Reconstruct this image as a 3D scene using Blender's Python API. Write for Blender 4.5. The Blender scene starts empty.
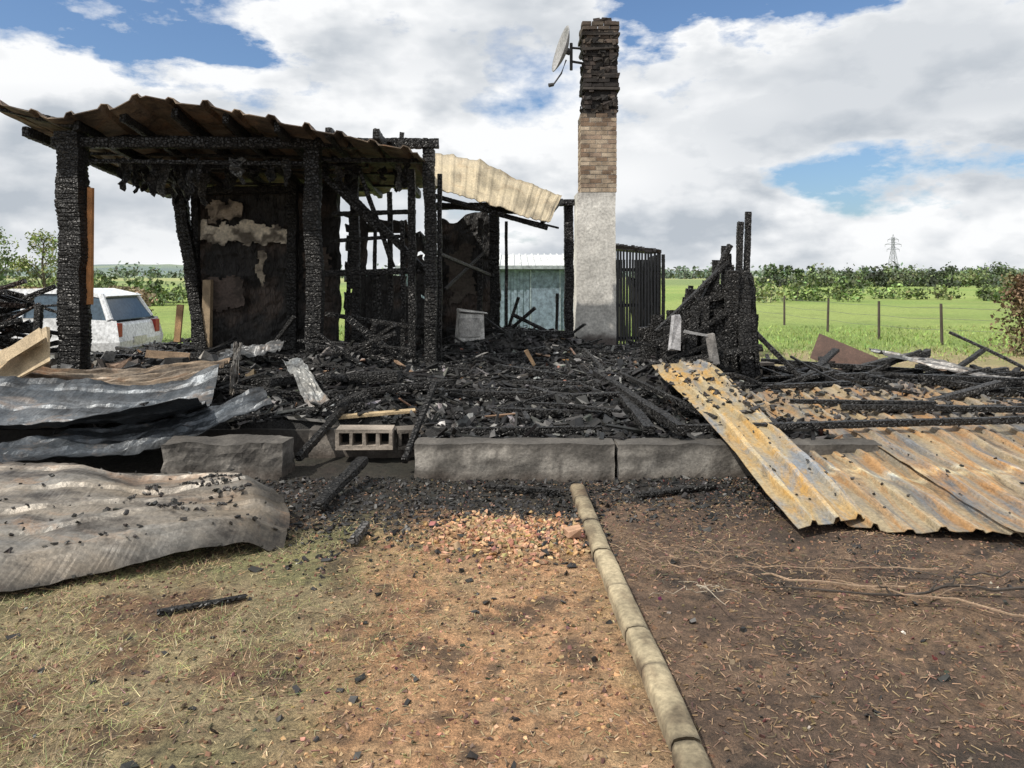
import bpy, math, random
import numpy as np
from mathutils import Vector, Matrix, noise as mn
random.seed(7); rng=np.random.default_rng(11)
scene=bpy.context.scene
scene.view_settings.view_transform='Standard'
try: scene.view_settings.look='None'
except Exception: pass
scene.view_settings.exposure=0

# ------------------------------------------------------------ node helpers
def newmat(name):
    m=bpy.data.materials.new(name); m.use_nodes=True
    nt=m.node_tree; b=nt.nodes['Principled BSDF']; return m,nt,b
def N(nt,t,**kw):
    n=nt.nodes.new(t)
    for k,v in kw.items(): setattr(n,k,v)
    return n
def math_(nt,op,a,b=None,clamp=False):
    n=nt.nodes.new('ShaderNodeMath'); n.operation=op; n.use_clamp=clamp
    for i,x in enumerate((a,b)):
        if x is None: continue
        if hasattr(x,'is_linked') : nt.links.new(x,n.inputs[i])
        else: n.inputs[i].default_value=x
    return n.outputs[0]
def mixc(nt,f,a,b,blend='MIX'):
    n=nt.nodes.new('ShaderNodeMix'); n.data_type='RGBA'; n.blend_type=blend
    for s,x in ((n.inputs[0],f),(n.inputs[6],a),(n.inputs[7],b)):
        if hasattr(x,'is_linked'): nt.links.new(x,s)
        elif isinstance(x,(tuple,list)): s.default_value=(*x[:3],1)
        else: s.default_value=x
    return n.outputs[2]
def mrange(nt,x,a,b,c=0.,d=1.):
    n=nt.nodes.new('ShaderNodeMapRange'); nt.links.new(x,n.inputs[0])
    for i,v in enumerate((a,b,c,d)): n.inputs[i+1].default_value=v
    return n.outputs[0]
def nz(nt,vec,scale,detail=6,rough=.6,dist=0):
    n=nt.nodes.new('ShaderNodeTexNoise'); n.inputs['Scale'].default_value=scale
    n.inputs['Detail'].default_value=detail; n.inputs['Roughness'].default_value=rough
    n.inputs['Distortion'].default_value=dist
    nt.links.new(vec,n.inputs['Vector']); return n.outputs[0]
def objco(nt,scale=(1,1,1)):
    g=nt.nodes.new('ShaderNodeTexCoord'); m=nt.nodes.new('ShaderNodeMapping')
    m.inputs['Scale'].default_value=scale; nt.links.new(g.outputs['Object'],m.inputs[0]); return m.outputs[0]
def attr(nt,name='Col'):
    a=nt.nodes.new('ShaderNodeAttribute'); a.attribute_name=name; return a.outputs['Color']
def bump(nt,b,h,strength,dist):
    n=nt.nodes.new('ShaderNodeBump'); n.inputs['Strength'].default_value=strength; n.inputs['Distance'].default_value=dist
    nt.links.new(h,n.inputs['Height']); nt.links.new(n.outputs[0],b.inputs['Normal'])

def mat_col(name,rough=.85,s1=8,s2=60,lo=.55,hi=1.4,bs=.5,bd=.01,metal=0,d1=4,d2=2):
    m,nt,b=newmat(name); v=objco(nt)
    a=nz(nt,v,s1,d1); c=nz(nt,v,s2,d2)
    f=math_(nt,'MULTIPLY',mrange(nt,a,.3,.7,lo,hi),mrange(nt,c,.3,.7,.7,1.3))
    col=mixc(nt,1.,attr(nt),f,'MULTIPLY'); nt.links.new(col,b.inputs['Base Color'])
    b.inputs['Roughness'].default_value=rough; b.inputs['Metallic'].default_value=metal
    if bs: bump(nt,b,math_(nt,'ADD',c,a),bs,bd)
    return m
def mat_plain(name,rough=.8):
    m,nt,b=newmat(name); v=objco(nt); c=nz(nt,v,18,2)
    nt.links.new(mixc(nt,1.,attr(nt),mrange(nt,c,.3,.7,.6,1.4),'MULTIPLY'),b.inputs['Base Color']); b.inputs['Roughness'].default_value=rough
    return m
def mat_char(name,scale=14,strength=.9,sc=(1,1,1),ashm=.35,lo=.25,rough=.45):
    m,nt,b=newmat(name); v=objco(nt,sc)
    vo=N(nt,'ShaderNodeTexVoronoi',feature='DISTANCE_TO_EDGE'); vo.inputs['Scale'].default_value=scale
    nn=nt.nodes.new('ShaderNodeTexNoise'); nn.inputs['Scale'].default_value=6; nn.inputs['Detail'].default_value=3; nt.links.new(v,nn.inputs['Vector'])
    w=nn.outputs[0]; ad=nt.nodes.new('ShaderNodeVectorMath'); ad.operation='ADD'
    sc_=nt.nodes.new('ShaderNodeVectorMath'); sc_.operation='SCALE'; sc_.inputs['Scale'].default_value=.10
    nt.links.new(nn.outputs['Color'],sc_.inputs[0]); nt.links.new(v,ad.inputs[0]); nt.links.new(sc_.outputs[0],ad.inputs[1])
    nt.links.new(ad.outputs[0],vo.inputs['Vector'])
    ash=mrange(nt,nz(nt,v,3.5,5,.7),.56,.74)
    cr=mrange(nt,vo.outputs['Distance'],0.,.16)
    c0=mixc(nt,cr,(lo,lo,lo),(1,1,1)); c1=mixc(nt,1.,attr(nt),c0,'MULTIPLY')
    c2=mixc(nt,math_(nt,'MULTIPLY',ash,ashm),c1,(.11,.105,.1))
    nt.links.new(c2,b.inputs['Base Color'])
    b.inputs['Roughness'].default_value=rough
    bump(nt,b,math_(nt,'ADD',cr,math_(nt,'MULTIPLY',w,.6)),strength,.02); return m
def mat_metal(name,base,tan,rust,dark,sc=(1,1,1),tanr=(.42,.6),rustr=(.5,.66),darkr=(.58,.75),metal=.35,rough=.5):
    m,nt,b=newmat(name); v=objco(nt,sc)
    a=nz(nt,v,1.3,7,.68,.6)
    def mp(loc,k):
        q=N(nt,'ShaderNodeMapping'); q.inputs['Location'].default_value=loc; q.inputs['Scale'].default_value=(k,k,k); nt.links.new(v,q.inputs[0]); return q.outputs[0]
    r=nz(nt,mp((3.1,7.7,1.2),1.1),1.9,7,.72,.8)
    d=nz(nt,mp((13.1,2.7,5.2),1.1),2.6,8,.75,.3)
    f=nz(nt,objco(nt),45,4,.7)
    c=mixc(nt,mrange(nt,a,*tanr),base,tan)
    c=mixc(nt,mrange(nt,r,*rustr),c,rust)
    c=mixc(nt,mrange(nt,d,*darkr),c,dark)
    c=mixc(nt,1.,c,mrange(nt,f,.3,.7,.65,1.3),'MULTIPLY')
    c=mixc(nt,1.,c,attr(nt),'MULTIPLY')
    nt.links.new(c,b.inputs['Base Color'])
    rr=math_(nt,'ADD',mrange(nt,r,*rustr,0.,.3),rough,True); nt.links.new(rr,b.inputs['Roughness'])
    mt=mrange(nt,r,*rustr,metal,0.); nt.links.new(mt,b.inputs['Metallic'])
    bump(nt,b,math_(nt,'ADD',f,a),.35,.01); return m

M_char=mat_char('charred_wood',26,.9); M_charbig=mat_char('charred_wall',11,.5,(2.2,1,.6),.5,.55,.6)
M_soot=mat_plain('soot',.5); M_ash=mat_col('ash_and_soot',.8,14,70,.4,1.5,.9,.03)
M_gen=mat_col('painted_generic',.8)
M_paint=mat_col('car_paint',.3,1.5,20,.93,1.07,0)
M_dish=mat_col('weathered_plastic',.6,4,30,.8,1.1,0)
M_soil=mat_plain('soil_bits',.95)
M_leaf=mat_col('leaves',.7,.8,6,.6,1.4,0.0,.01,d1=2,d2=1)
M_conc=mat_col('concrete',.9,3,45,.45,1.25,.6,.008,d1=7,d2=4)
M_wood=mat_col('raw_wood',.7,6,80,.6,1.3,.4,.004)
M_brick=mat_col('brick_faces',.9,6,70,.5,1.35,.6,.006)
M_plaster=mat_col('plaster',.9,2.2,25,.7,1.12,.4,.01,d1=7,d2=4)
M_glass=mat_col('car_glass',.08,3,20,.9,1.1,0,.001)

# ------------------------------------------------------------ mesh builder
def fr(x,y,z=0,o=4): return mn.fractal(Vector((x,y,z)),.9,2.1,o)
class MB:
    def __init__(s): s.v=[];s.f=[];s.c=[]
    def add(s,v,f,c):
        b=len(s.v); s.v.extend(v); s.f.extend([tuple(i+b for i in q) for q in f])
        if len(c)==3 and not hasattr(c[0],'__len__'): s.c.extend([tuple(c)]*len(v))
        else: s.c.extend(c)
    def obj(s,name,mat,parent=None,smooth=False,solid=0,bevel=0):
        me=bpy.data.meshes.new(name); me.from_pydata(s.v,[],s.f); me.update()
        a=me.color_attributes.new('Col','FLOAT_COLOR','POINT')
        arr=np.ones((len(s.v),4),dtype=np.float32); arr[:,:3]=np.array(s.c,dtype=np.float32)[:,:3]
        a.data.foreach_set('color',arr.ravel())
        me.materials.append(mat)
        if smooth: me.polygons.foreach_set('use_smooth',[True]*len(me.polygons))
        o=bpy.data.objects.new(name,me); scene.collection.objects.link(o)
        if parent: o.parent=parent
        if solid:
            m=o.modifiers.new('s','SOLIDIFY'); m.thickness=solid; m.offset=0
        if bevel:
            m=o.modifiers.new('b','BEVEL'); m.width=bevel; m.segments=2; m.limit_method='ANGLE'
        return o
    def box(s,c,d,col,rz=0,rx=0,ry=0,jit=0,taper=1):
        R=Matrix.Rotation(rz,3,'Z')@Matrix.Rotation(ry,3,'Y')@Matrix.Rotation(rx,3,'X'); C=Vector(c); vs=[]
        for z in(-1,1):
            for x,y in((-1,-1),(1,-1),(1,1),(-1,1)):
                t=taper if z>0 else 1
                p=Vector((x*d[0]/2*t,y*d[1]/2*t,z*d[2]/2))+Vector([random.uniform(-jit,jit) for _ in range(3)])
                vs.append(tuple(R@p+C))
        s.add(vs,[(0,3,2,1),(4,5,6,7),(0,1,5,4),(1,2,6,5),(2,3,7,6),(3,0,4,7)],col)
    def beam(s,p,q,w,h=None,col=(.018,.017,.016),rough=.08,blk=.065,end=1.,bend=.0):
        h=h or w; p=Vector(p);q=Vector(q); d=q-p; L=d.length; d.normalize()
        up=Vector((0,0,1)) if abs(d.z)<.9 else Vector((0,1,0))
        a=d.cross(up).normalized(); b=a.cross(d).normalized()
        ts=[(0,.9)]; t=0
        while t<L:
            l=blk*random.uniform(.6,1.4)
            ts+= [(t+l*.18,1.),(t+l*.82,1.),(t+l,1-rough)]; t+=l
        ts=[(min(x,L),y) for x,y in ts if x<L+blk*.5]
        vs=[];n=12
        ph=random.uniform(0,50); bn=random.uniform(-1,1)*bend*L
        for k,(t,g) in enumerate(ts):
            f=t/L; sc=((1-f)+end*f)*(1+.09*fr(t*3,ph,5,2))
            off=b*math.sin(f*math.pi)*bn
            for j in range(n):
                an=2*math.pi*j/n+math.pi/4; cx=math.cos(an);cy=math.sin(an)
                m=max(abs(cx),abs(cy)); e=.5/m*(1 if j%3 else .93)
                gg=g*(1+random.uniform(-rough,rough)*.8)*(1 if j%2==0 else 1-rough*.35)
                x=cx*e*w*gg*sc; y=cy*e*h*gg*sc
                wob=fr(t*1.5,ph,0,2)*w*.15
                vs.append(tuple(p+d*(t+random.uniform(-.15,.15)*blk*(0<k<len(ts)-1))+a*(x+wob)+b*y+off))
        fs=[]
        for k in range(len(ts)-1):
            for j in range(n):
                fs.append((k*n+j,k*n+(j+1)%n,(k+1)*n+(j+1)%n,(k+1)*n+j))
        fs.append(tuple(range(n))); fs.append(tuple((len(ts)-1)*n+j for j in range(n)))
        s.add(vs,fs,col)
    def tube(s,pts,r0,r1,col,n=6):
        pts=[Vector(p) for p in pts]; vs=[];fs=[]
        for i,p in enumerate(pts):
            d=(pts[min(i+1,len(pts)-1)]-pts[max(i-1,0)]).normalized()
            up=Vector((0,0,1)) if abs(d.z)<.9 else Vector((1,0,0))
            a=d.cross(up).normalized();b=a.cross(d); r=r0+(r1-r0)*i/(len(pts)-1)
            for j in range(n):
                an=2*math.pi*j/n; vs.append(tuple(p+a*math.cos(an)*r+b*math.sin(an)*r))
        for i in range(len(pts)-1):
            for j in range(n): fs.append((i*n+j,i*n+(j+1)%n,(i+1)*n+(j+1)%n,(i+1)*n+j))
        fs.append(tuple(range(n))); fs.append(tuple((len(pts)-1)*n+j for j in range(n)))
        s.add(vs,fs,col)
    def chunks(s,pos,size,cols,flat=.5,jit=.3):
        n=len(pos); base=np.array([(-1,-1,-1),(1,-1,-1),(1,1,-1),(-1,1,-1),(-1,-1,1),(1,-1,1),(1,1,1),(-1,1,1)],float)*.5
        v=base[None]+rng.uniform(-jit,jit,(n,8,3)); v*=size[:,None,:]
        rz=rng.uniform(0,2*np.pi,n); rx=rng.normal(0,flat,n); ry=rng.normal(0,flat,n)
        def rot(v,a,i,j):
            c=np.cos(a)[:,None];q=np.sin(a)[:,None]; x=v[...,i]*c-v[...,j]*q; y=v[...,i]*q+v[...,j]*c
            v=v.copy(); v[...,i]=x;v[...,j]=y; return v
        v=rot(v,rx,1,2); v=rot(v,ry,0,2); v=rot(v,rz,0,1); v+=pos[:,None,:]
        b=len(s.v); s.v.extend(map(tuple,v.reshape(-1,3).tolist()))
        q=np.array([(0,3,2,1),(4,5,6,7),(0,1,5,4),(1,2,6,5),(2,3,7,6),(3,0,4,7)])
        F=(q[None]+8*np.arange(n)[:,None,None]+b).reshape(-1,4); s.f.extend(map(tuple,F.tolist()))
        s.c.extend(map(tuple,np.repeat(cols,8,axis=0).tolist()))
    def blades(s,pos,hgt,wid,cols,lean=.5):
        n=len(pos); a=rng.uniform(0,2*np.pi,n); dx=np.cos(a)*wid/2;dy=np.sin(a)*wid/2
        l=rng.normal(0,lean,(n,2))*hgt[:,None]
        p0=pos+np.stack([dx,dy,0*dx],1);p1=pos-np.stack([dx,dy,0*dx],1); p2=pos+np.stack([l[:,0],l[:,1],hgt],1)
        v=np.stack([p0,p1,p2],1).reshape(-1,3); b=len(s.v); s.v.extend(map(tuple,v.tolist()))
        s.f.extend([(b+3*i,b+3*i+1,b+3*i+2) for i in range(n)]); s.c.extend(map(tuple,np.repeat(cols,3,axis=0).tolist()))
    def leaves(s,pos,size,cols):
        n=len(pos); A=rng.normal(0,1,(n,3));A/=np.linalg.norm(A,axis=1)[:,None]; B=np.cross(A,rng.normal(0,1,(n,3)));B/=np.linalg.norm(B,axis=1)[:,None]
        A*=size[:,None];B*=size[:,None]*.6
        v=np.stack([pos-A,pos+B,pos+A,pos-B],1).reshape(-1,3); b=len(s.v); s.v.extend(map(tuple,v.tolist()))
        s.f.extend([(b+4*i,b+4*i+1,b+4*i+2,b+4*i+3) for i in range(n)]); s.c.extend(map(tuple,np.repeat(cols,4,axis=0).tolist()))
def empty(name,loc=(0,0,0)):
    e=bpy.data.objects.new(name,None); scene.collection.objects.link(e); return e
def vary(col,n,a=.3,h=.06):
    c=np.array(col)[None]*(1+rng.uniform(-a,a,(n,1)))+rng.normal(0,h,(n,3))*np.array(col)[None]
    return np.clip(c,.002,1)
def sm(x,a,b):
    t=min(1,max(0,(x-a)/(b-a))); return t*t*(3-2*t)

# ------------------------------------------------------------ terrain
def gh(x,y):
    near=1-sm(y,12,20)
    h=fr(x*.9,y*.9,1)*.02*near
    h+=fr(x*5,y*5,3,3)*.009*near*(1-sm(abs(x),6,9))
    h+=fr(x*16,y*16,3,2)*.004*near*(1-sm(abs(x),4,6))
    h+=.05*math.exp(-((x+.1)**2/.35+(y-4.75)**2/.12))
    h-=.02*math.exp(-((x-.0)**2/.3+(y-3.2)**2/2.))
    h-=.25*sm(-x,5.8,8)*sm(y,11,13.5)*(1-sm(y,30,60))
    if y>60: h+=fr(x*.004,y*.004,9,2)*.6*sm(y,60,200)
    return h
def lerp3(a,b,t): return tuple(a[i]+(b[i]-a[i])*t for i in range(3))
def gcol(x,y):
    n1=fr(x*.8,y*.8,5);n2=fr(x*2.6,y*2.6,8);n3=fr(x*9,y*9,2,3)
    straw=(.31,.245,.14); green=(.18,.195,.075); clay=(.46,.26,.135); mulch=(.125,.082,.056); black=(.017,.016,.015)
    c=lerp3(straw,green,sm(n1+n2*.5,-.05,.5)*.6)
    c=lerp3(c,(.20,.115,.065),sm(n2-n1*.6,-.05,.45)*.85)
    cx=-.12+.10*(y-3.5)*.3
    k=(1-sm(abs(x-cx-(.12 if y<3 else 0)),.38,.80+n1*.3))*(1-sm(y,4.9,5.5))
    k=max(k,(1-sm(abs(x+.35),.1,.6))*(1-sm(y,3.3,4.3))*.75)
    c=lerp3(c,clay,min(1,max(0,k*.95+n2*.8*k)))
    c=lerp3(c,(.56,.37,.21),sm(n3+n1,.1,.6)*k*.5)
    c=lerp3(c,(.18,.11,.065),sm(n2+n3*.6,.15,.6)*k*.5)
    r=sm(x,.48,.6); mm=lerp3(mulch,(.20,.13,.083),sm(n2+n1,.0,.6)); mm=lerp3(mm,(.045,.034,.027),sm(n2-n1,.05,.6)*.8)
    mm=lerp3(mm,(.30,.19,.11),sm(-n1+n3*.5,.1,.5)*.6*(1-sm(y,4.2,5)))
    c=lerp3(c,mm,r)
    edge=4.95+n2*.40+n1*.25
    if x>.6: edge=5.5+n2*.55
    if x<-1: edge=4.85+n2*.4
    a=sm(y,edge-.35,edge+.3)
    ylim=13.4 if x<3 else 11.4
    a*=1-sm(y,ylim-.4,ylim+.9+n1)
    if x>4: a*=1-sm(x+n1*.6,6.6,7.8)
    a*=1-sm(-x+n1,6.5,8.5)*sm(y,7,8)
    c=lerp3(c,black,a*.93)
    c=lerp3(c,(.05,.038,.03),sm(n3+n2,.3,.7)*.6*(1-sm(y,9,12)))
    f=sm(y+n1*.8,ylim-.2,ylim+1)
    dry=lerp3((.38,.30,.17),(.27,.27,.11),sm(n1,-.2,.4))
    field=lerp3((.20,.29,.065),(.27,.34,.09),sm(fr(x*.05,y*.12,4)+.3*fr(x*.5,y*.5,4),-.3,.3))
    if y>90: field=lerp3(field,lerp3((.17,.23,.08),(.30,.32,.13),sm(fr(x*.006,y*.012,14,2),-.1,.15)),sm(y,90,140))
    far=lerp3(dry,field,sm(y+n1*1.5,14.8,18))
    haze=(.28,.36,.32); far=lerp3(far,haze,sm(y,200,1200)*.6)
    c=lerp3(c,far,f)
    if y<60: c=lerp3(c,(.10,.12,.04),sm(n3,.2,.6)*.3*f)
    return c
def axis(dense0,dense1,st,lim0,lim1,g=1.12):
    a=list(np.arange(dense0,dense1,st)); s=st;x=a[-1]
    while x<lim1: s*=g; x+=s; a.append(x)
    s=st;x=a[0];pre=[]
    while x>lim0: s*=g; x-=s; pre.append(x)
    return pre[::-1]+a
xs=axis(-4.2,4.2,.026,-2500,2500,1.10); ys=axis(2.0,6.4,.026,-40,3500,1.07)
g=MB(); V=[];C=[]
for y in ys:
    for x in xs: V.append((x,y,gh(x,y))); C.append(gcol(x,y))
nx=len(xs); F=[(j*nx+i,j*nx+i+1,(j+1)*nx+i+1,(j+1)*nx+i) for j in range(len(ys)-1) for i in range(nx-1)]
g.v=V;g.f=F;g.c=C
m,nt,b=newmat('ground_soil_and_grass'); v=objco(nt)
a=nz(nt,v,22,6,.75); c=nz(nt,v,110,4,.7); l=nz(nt,v,4,5,.7)
f=math_(nt,'MULTIPLY',mrange(nt,a,.3,.7,.42,1.6),mrange(nt,c,.3,.7,.45,1.55)); f=math_(nt,'MULTIPLY',f,mrange(nt,l,.35,.65,.75,1.25))
nt.links.new(mixc(nt,1.,attr(nt),f,'MULTIPLY'),b.inputs['Base Color']); b.inputs['Roughness'].default_value=.97
bump(nt,b,math_(nt,'ADD',a,math_(nt,'MULTIPLY',c,.5)),1.,.04)
g.obj('ground',m,smooth=True)

h=MB(); V=[];F=[];C=[]
X=np.linspace(-1800,1800,160)
for i,x in enumerate(X):
    t=9+6*fr(x*.0022,3,1,3)+8*sm(-x,300,700)+3*fr(x*.02,1,1,3)
    for k,(yy,zz) in enumerate(((1150,-3),(1300,max(0,t)*.6+1),(1500,max(1,t)+1.5),(1700,-3))):
        V.append((x,yy,zz)); C.append((.13,.18,.17) if fr(x*.01,yy*.01,2)>0 else (.2,.25,.17))
for i in range(len(X)-1):
    for k in range(3): F.append((i*4+k,(i+1)*4+k,(i+1)*4+k+1,i*4+k+1))
h.add(V,F,C); h.obj('hills',M_leaf,smooth=True)

# ------------------------------------------------------------ ground details
def zs(xy): return np.array([gh(float(a),float(b_)) for a,b_ in xy])
def scatter(n,x0,x1,y0,y1,dens=None):
    p=np.stack([rng.uniform(x0,x1,n),rng.uniform(y0,y1,n)],1)
    if dens is not None:
        k=np.array([dens(float(a),float(b_)) for a,b_ in p]); p=p[rng.uniform(0,1,len(p))<k]
    return p
def with_z(p,dz=0): return np.concatenate([p,(zs(p)+dz)[:,None]],1)
gr=MB()
p=scatter(95000,-4.2,.5,2.1,5.2,lambda x,y:(sm(-x,.15,.9)*.9+.03)*sm(fr(x*1.4,y*1.4,21)+.35*fr(x*6,y*6,3),-.3,.3)*(1-sm(y,4.3,5.0)))
n=len(p); cc=vary((.43,.35,.20),n,.45,.1); gm=rng.uniform(0,1,n)<.45; cc[gm]=vary((.22,.245,.09),gm.sum(),.35,.1)
gr.blades(with_z(p,-.004),rng.uniform(.008,.036,n),rng.uniform(.0015,.004,n),cc,1.6)
p=scatter(60000,-16,22,13.2,24,lambda x,y:sm(y,13.2,16)*.9*(1-sm(y,19,24)*.5)); n=len(p)
gr.blades(with_z(p,-.01),rng.uniform(.03,.12,n),rng.uniform(.012,.03,n),vary((.24,.33,.09),n,.35,.1),.6)
gr.obj('grass',M_leaf)
lit=MB()
p=scatter(15000,.55,4.5,2.1,6,lambda x,y:sm(fr(x*1.2,y*1.2,31)+.3,-.2,.5)); n=len(p)
lit.chunks(with_z(p,.004),np.stack([rng.uniform(.008,.04,n),rng.uniform(.0015,.004,n),rng.uniform(.0015,.003,n)],1),vary((.24,.165,.105),n,.6,.08),.25,.1)
p=scatter(7000,-3.5,.6,2.1,5.2); n=len(p)
lit.chunks(with_z(p,.004),np.stack([rng.uniform(.008,.035,n),rng.uniform(.0015,.004,n),rng.uniform(.0015,.003,n)],1),vary((.32,.24,.14),n,.5,.08),.25,.1)
p=scatter(9000,-3.5,4.5,2.1,6); n=len(p)
lit.chunks(with_z(p,.002),rng.uniform(.004,.018,(n,3))*np.array([1,1,.6]),vary((.16,.10,.065),n,.6,.1),.5)
lit.obj('ground_litter',M_soil)
st=MB()
p=np.stack([rng.normal(.02,.27,1500),rng.normal(4.68,.16,1500)],1); p=p[p[:,0]<.44]; n=len(p)
st.chunks(with_z(p,.006),rng.uniform(.006,.036,(n,3))*np.array([1,1,.6])*rng.uniform(.4,1.2,(n,1)),vary((.38,.235,.135),n,.5,.1),.5)
p=scatter(900,-.9,.45,2.2,5); n=len(p)
st.chunks(with_z(p,.0),rng.uniform(.004,.018,(n,3))*np.array([1,1,.6]),vary((.40,.25,.14),n,.3,.1),.5)
p=scatter(60,-3,3.8,2.2,5.4); n=len(p)
st.chunks(with_z(p,.003),rng.uniform(.006,.02,(n,3))*np.array([1,1,.5]),vary((.42,.38,.32),n,.3,.03),.5)
st.box((.37,4.62,.06),(.09,.055,.04),(.36,.22,.14),rz=.4,rx=.2,jit=.01)
st.obj('brick_rubble',M_soil)
ch=MB()
def cd(x,y):
    e=4.9 if x<.6 else 5.3
    return sm(y+.6*fr(x*1.5,y*1.5,41),e-.7,e+.5)+.015
p=scatter(34000,-3.4,4.2,2.3,6.1,cd); n=len(p); s0=np.minimum(rng.lognormal(-4.65,.6,(n,1)),.024)
ch.chunks(with_z(p,.004),np.concatenate([s0*1.6,s0,s0*.6],1)*rng.uniform(.6,1.4,(n,3)),vary((.02,.019,.018),n,.6,.05),.5)
ch.obj('charcoal_bits',M_soot)
def solo(p,q,w,h,**k):
    mb=MB(); mb.beam(p,q,w,h,**k); mb.obj('charred_stick',M_char)
solo((-1.66,3.60,.022),(-1.30,3.76,.03),.035,.02)
solo((-1.30,5.15,.05),(-1.16,6.0,.16),.09,.06)
solo((-.93,4.52,.04),(-.90,4.76,.06),.05,.05,col=(.12,.115,.11))
solo((-.2,5.7,.04),(.35,5.55,.04),.05,.03)
solo((.9,5.5,.03),(1.5,5.7,.04),.05,.03)

ed=MB(); pts=[(.60,1.6),(.59,2.1),(.585,2.58),(.572,3.08),(.555,3.40),(.535,3.88),(.515,4.38),(.505,4.9),(.495,5.42),(.49,5.75)]
for (x0,y0),(x1,y1) in zip(pts[:-1],pts[1:]):
    vs=[];fs=[];cs=[];prof=[(-.057,-.04),(-.056,.022),(-.046,.040),(-.025,.049),(0,.051),(.025,.049),(.046,.040),(.056,.022),(.057,-.04)]
    K=18; jx=random.uniform(-.004,.004); jz=random.uniform(-.005,.004); c0=np.array((.43,.36,.235))*random.uniform(.85,1.05)
    for k in range(K+1):
        t=k/K; y=y0+.002+(y1-y0-.004)*t; x=x0+(x1-x0)*t+jx; e=.95 if k in(0,K) else 1
        for a_,z_ in prof:
            vs.append((x+a_*e+fr(a_*20,y*9,2)*.003,y,z_*e+jz+fr(a_*30,y*12,7)*.003))
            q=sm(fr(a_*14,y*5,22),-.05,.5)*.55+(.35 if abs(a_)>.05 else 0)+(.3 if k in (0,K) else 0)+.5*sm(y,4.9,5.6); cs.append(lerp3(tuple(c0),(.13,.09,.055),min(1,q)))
    L=len(prof)
    for k in range(K):
        for j in range(L-1): fs.append((k*L+j,k*L+j+1,(k+1)*L+j+1,(k+1)*L+j))
    fs+= [tuple(range(L)),tuple(K*L+j for j in range(L))]
    ed.add(vs,fs,cs)
ed.obj('concrete_edging',M_conc,smooth=True)

br=MB()
def branch(pts,r,depth=2,col=(.30,.21,.14)):
    P=[Vector(p) for p in pts]; out=[]
    for a_,b_ in zip(P[:-1],P[1:]):
        for k in range(5): 
            q=a_.lerp(b_,k/5); out.append(q+Vector((random.gauss(0,.012),random.gauss(0,.012),random.gauss(0,.006))))
    out.append(P[-1]); br.tube(out,r,r*.35,col,5)
    if depth:
        for k in range(4):
            q=random.choice(out[3:]); a_=random.uniform(-2.6,-.3)+(0 if random.random()<.5 else math.pi); l=random.uniform(.15,.5)
            e=q+Vector((math.cos(a_)*l,math.sin(a_)*l*.4,random.uniform(0,.06)))
            branch([q,q.lerp(e,.5)+Vector((0,0,.015)),e],r*.5,depth-1,col)
branch([(2.75,3.82,.04),(2.15,3.76,.07),(1.85,3.70,.06),(1.25,3.82,.05)],.010,1,(.05,.04,.032))
branch([(1.95,3.78,.06),(1.5,3.86,.06),(1.05,4.05,.06),(.8,4.12,.05)],.007)
branch([(2.2,4.0,.07),(1.7,3.95,.09),(1.2,4.1,.06)],.005)
branch([(2.0,4.15,.05),(1.6,4.1,.09),(1.3,4.25,.06)],.004,1,(.08,.06,.045))
branch([(2.6,4.0,.05),(2.2,3.88,.09),(1.7,4.2,.06)],.005,1,(.06,.05,.04))
branch([(.95,3.9,.02),(.93,3.75,.08),(.96,3.45,.12)],.004,1,(.42,.36,.28))
branch([(2.4,3.5,.04),(1.9,3.72,.06),(1.6,3.9,.06)],.006,1)
br.obj('dry_branches',M_wood)

# ------------------------------------------------------------ foundation
CON=(.33,.305,.27)
fd=empty('concrete_foundation')
def subbox(x0,x1,y0,y1,z0,z1,col,amp=.012,st=.035):
    mb=MB(); 
    def face(o,u,v,nu,nv,nrm):
        vs=[];fs=[]
        for j in range(nv+1):
            for i in range(nu+1):
                p=Vector(o)+Vector(u)*(i/nu)+Vector(v)*(j/nv)
                p+=Vector((fr(p.x*4,p.y*4,p.z*4),fr(p.y*4,p.z*4,p.x*4+9),fr(p.z*4,p.x*4,p.y*4+5)))*amp
                vs.append(tuple(p))
        for j in range(nv):
            for i in range(nu): a_=j*(nu+1)+i; fs.append((a_,a_+1,a_+nu+2,a_+nu+1))
        cs=[]
        for p in vs:
            k=sm(fr(p[0]*2.2,p[1]*2,p[2]*6),-.15,.3)*.75; k=max(k,sm(p[2]+.05*fr(p[0]*5,1,1),z1-.07,z1-.01)*.85); k=max(k,sm(fr(p[0]*9,p[1],p[2]*1.5+3),.1,.5)*.65)
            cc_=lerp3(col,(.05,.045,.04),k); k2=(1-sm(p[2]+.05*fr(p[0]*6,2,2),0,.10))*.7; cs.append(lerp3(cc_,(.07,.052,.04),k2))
        mb.add(vs,fs,cs)
    nu=max(2,int((x1-x0)/st));nv=max(2,int((z1-z0)/st));nd=max(2,min(60,int((y1-y0)/st)))
    face((x0,y0,z0),(x1-x0,0,0),(0,0,z1-z0),nu,nv,0); face((x0,y1,z0),(x1-x0,0,0),(0,0,z1-z0),nu,nv,0)
    face((x0,y0,z1),(x1-x0,0,0),(0,y1-y0,0),nu,nd,0)
    face((x0,y0,z0),(0,y1-y0,0),(0,0,z1-z0),nd,nv,0); face((x1,y0,z0),(0,y1-y0,0),(0,0,z1-z0),nd,nv,0)
    return mb
subbox(-.76,.80,6.0,6.22,-.1,.285,CON).obj('kerb_beam_1',M_conc,fd)
subbox(.825,2.9,6.02,6.24,-.1,.275,(.29,.27,.24)).obj('kerb_beam_2',M_conc,fd)
subbox(-2.75,-1.80,6.05,6.35,-.1,.28,(.26,.24,.215),amp=.03).obj('kerb_beam_3',M_conc,fd)
subbox(-1.78,-.80,6.75,6.95,-.1,.24,(.24,.215,.19)).obj('kerb_beam_4',M_conc,fd)
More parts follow.
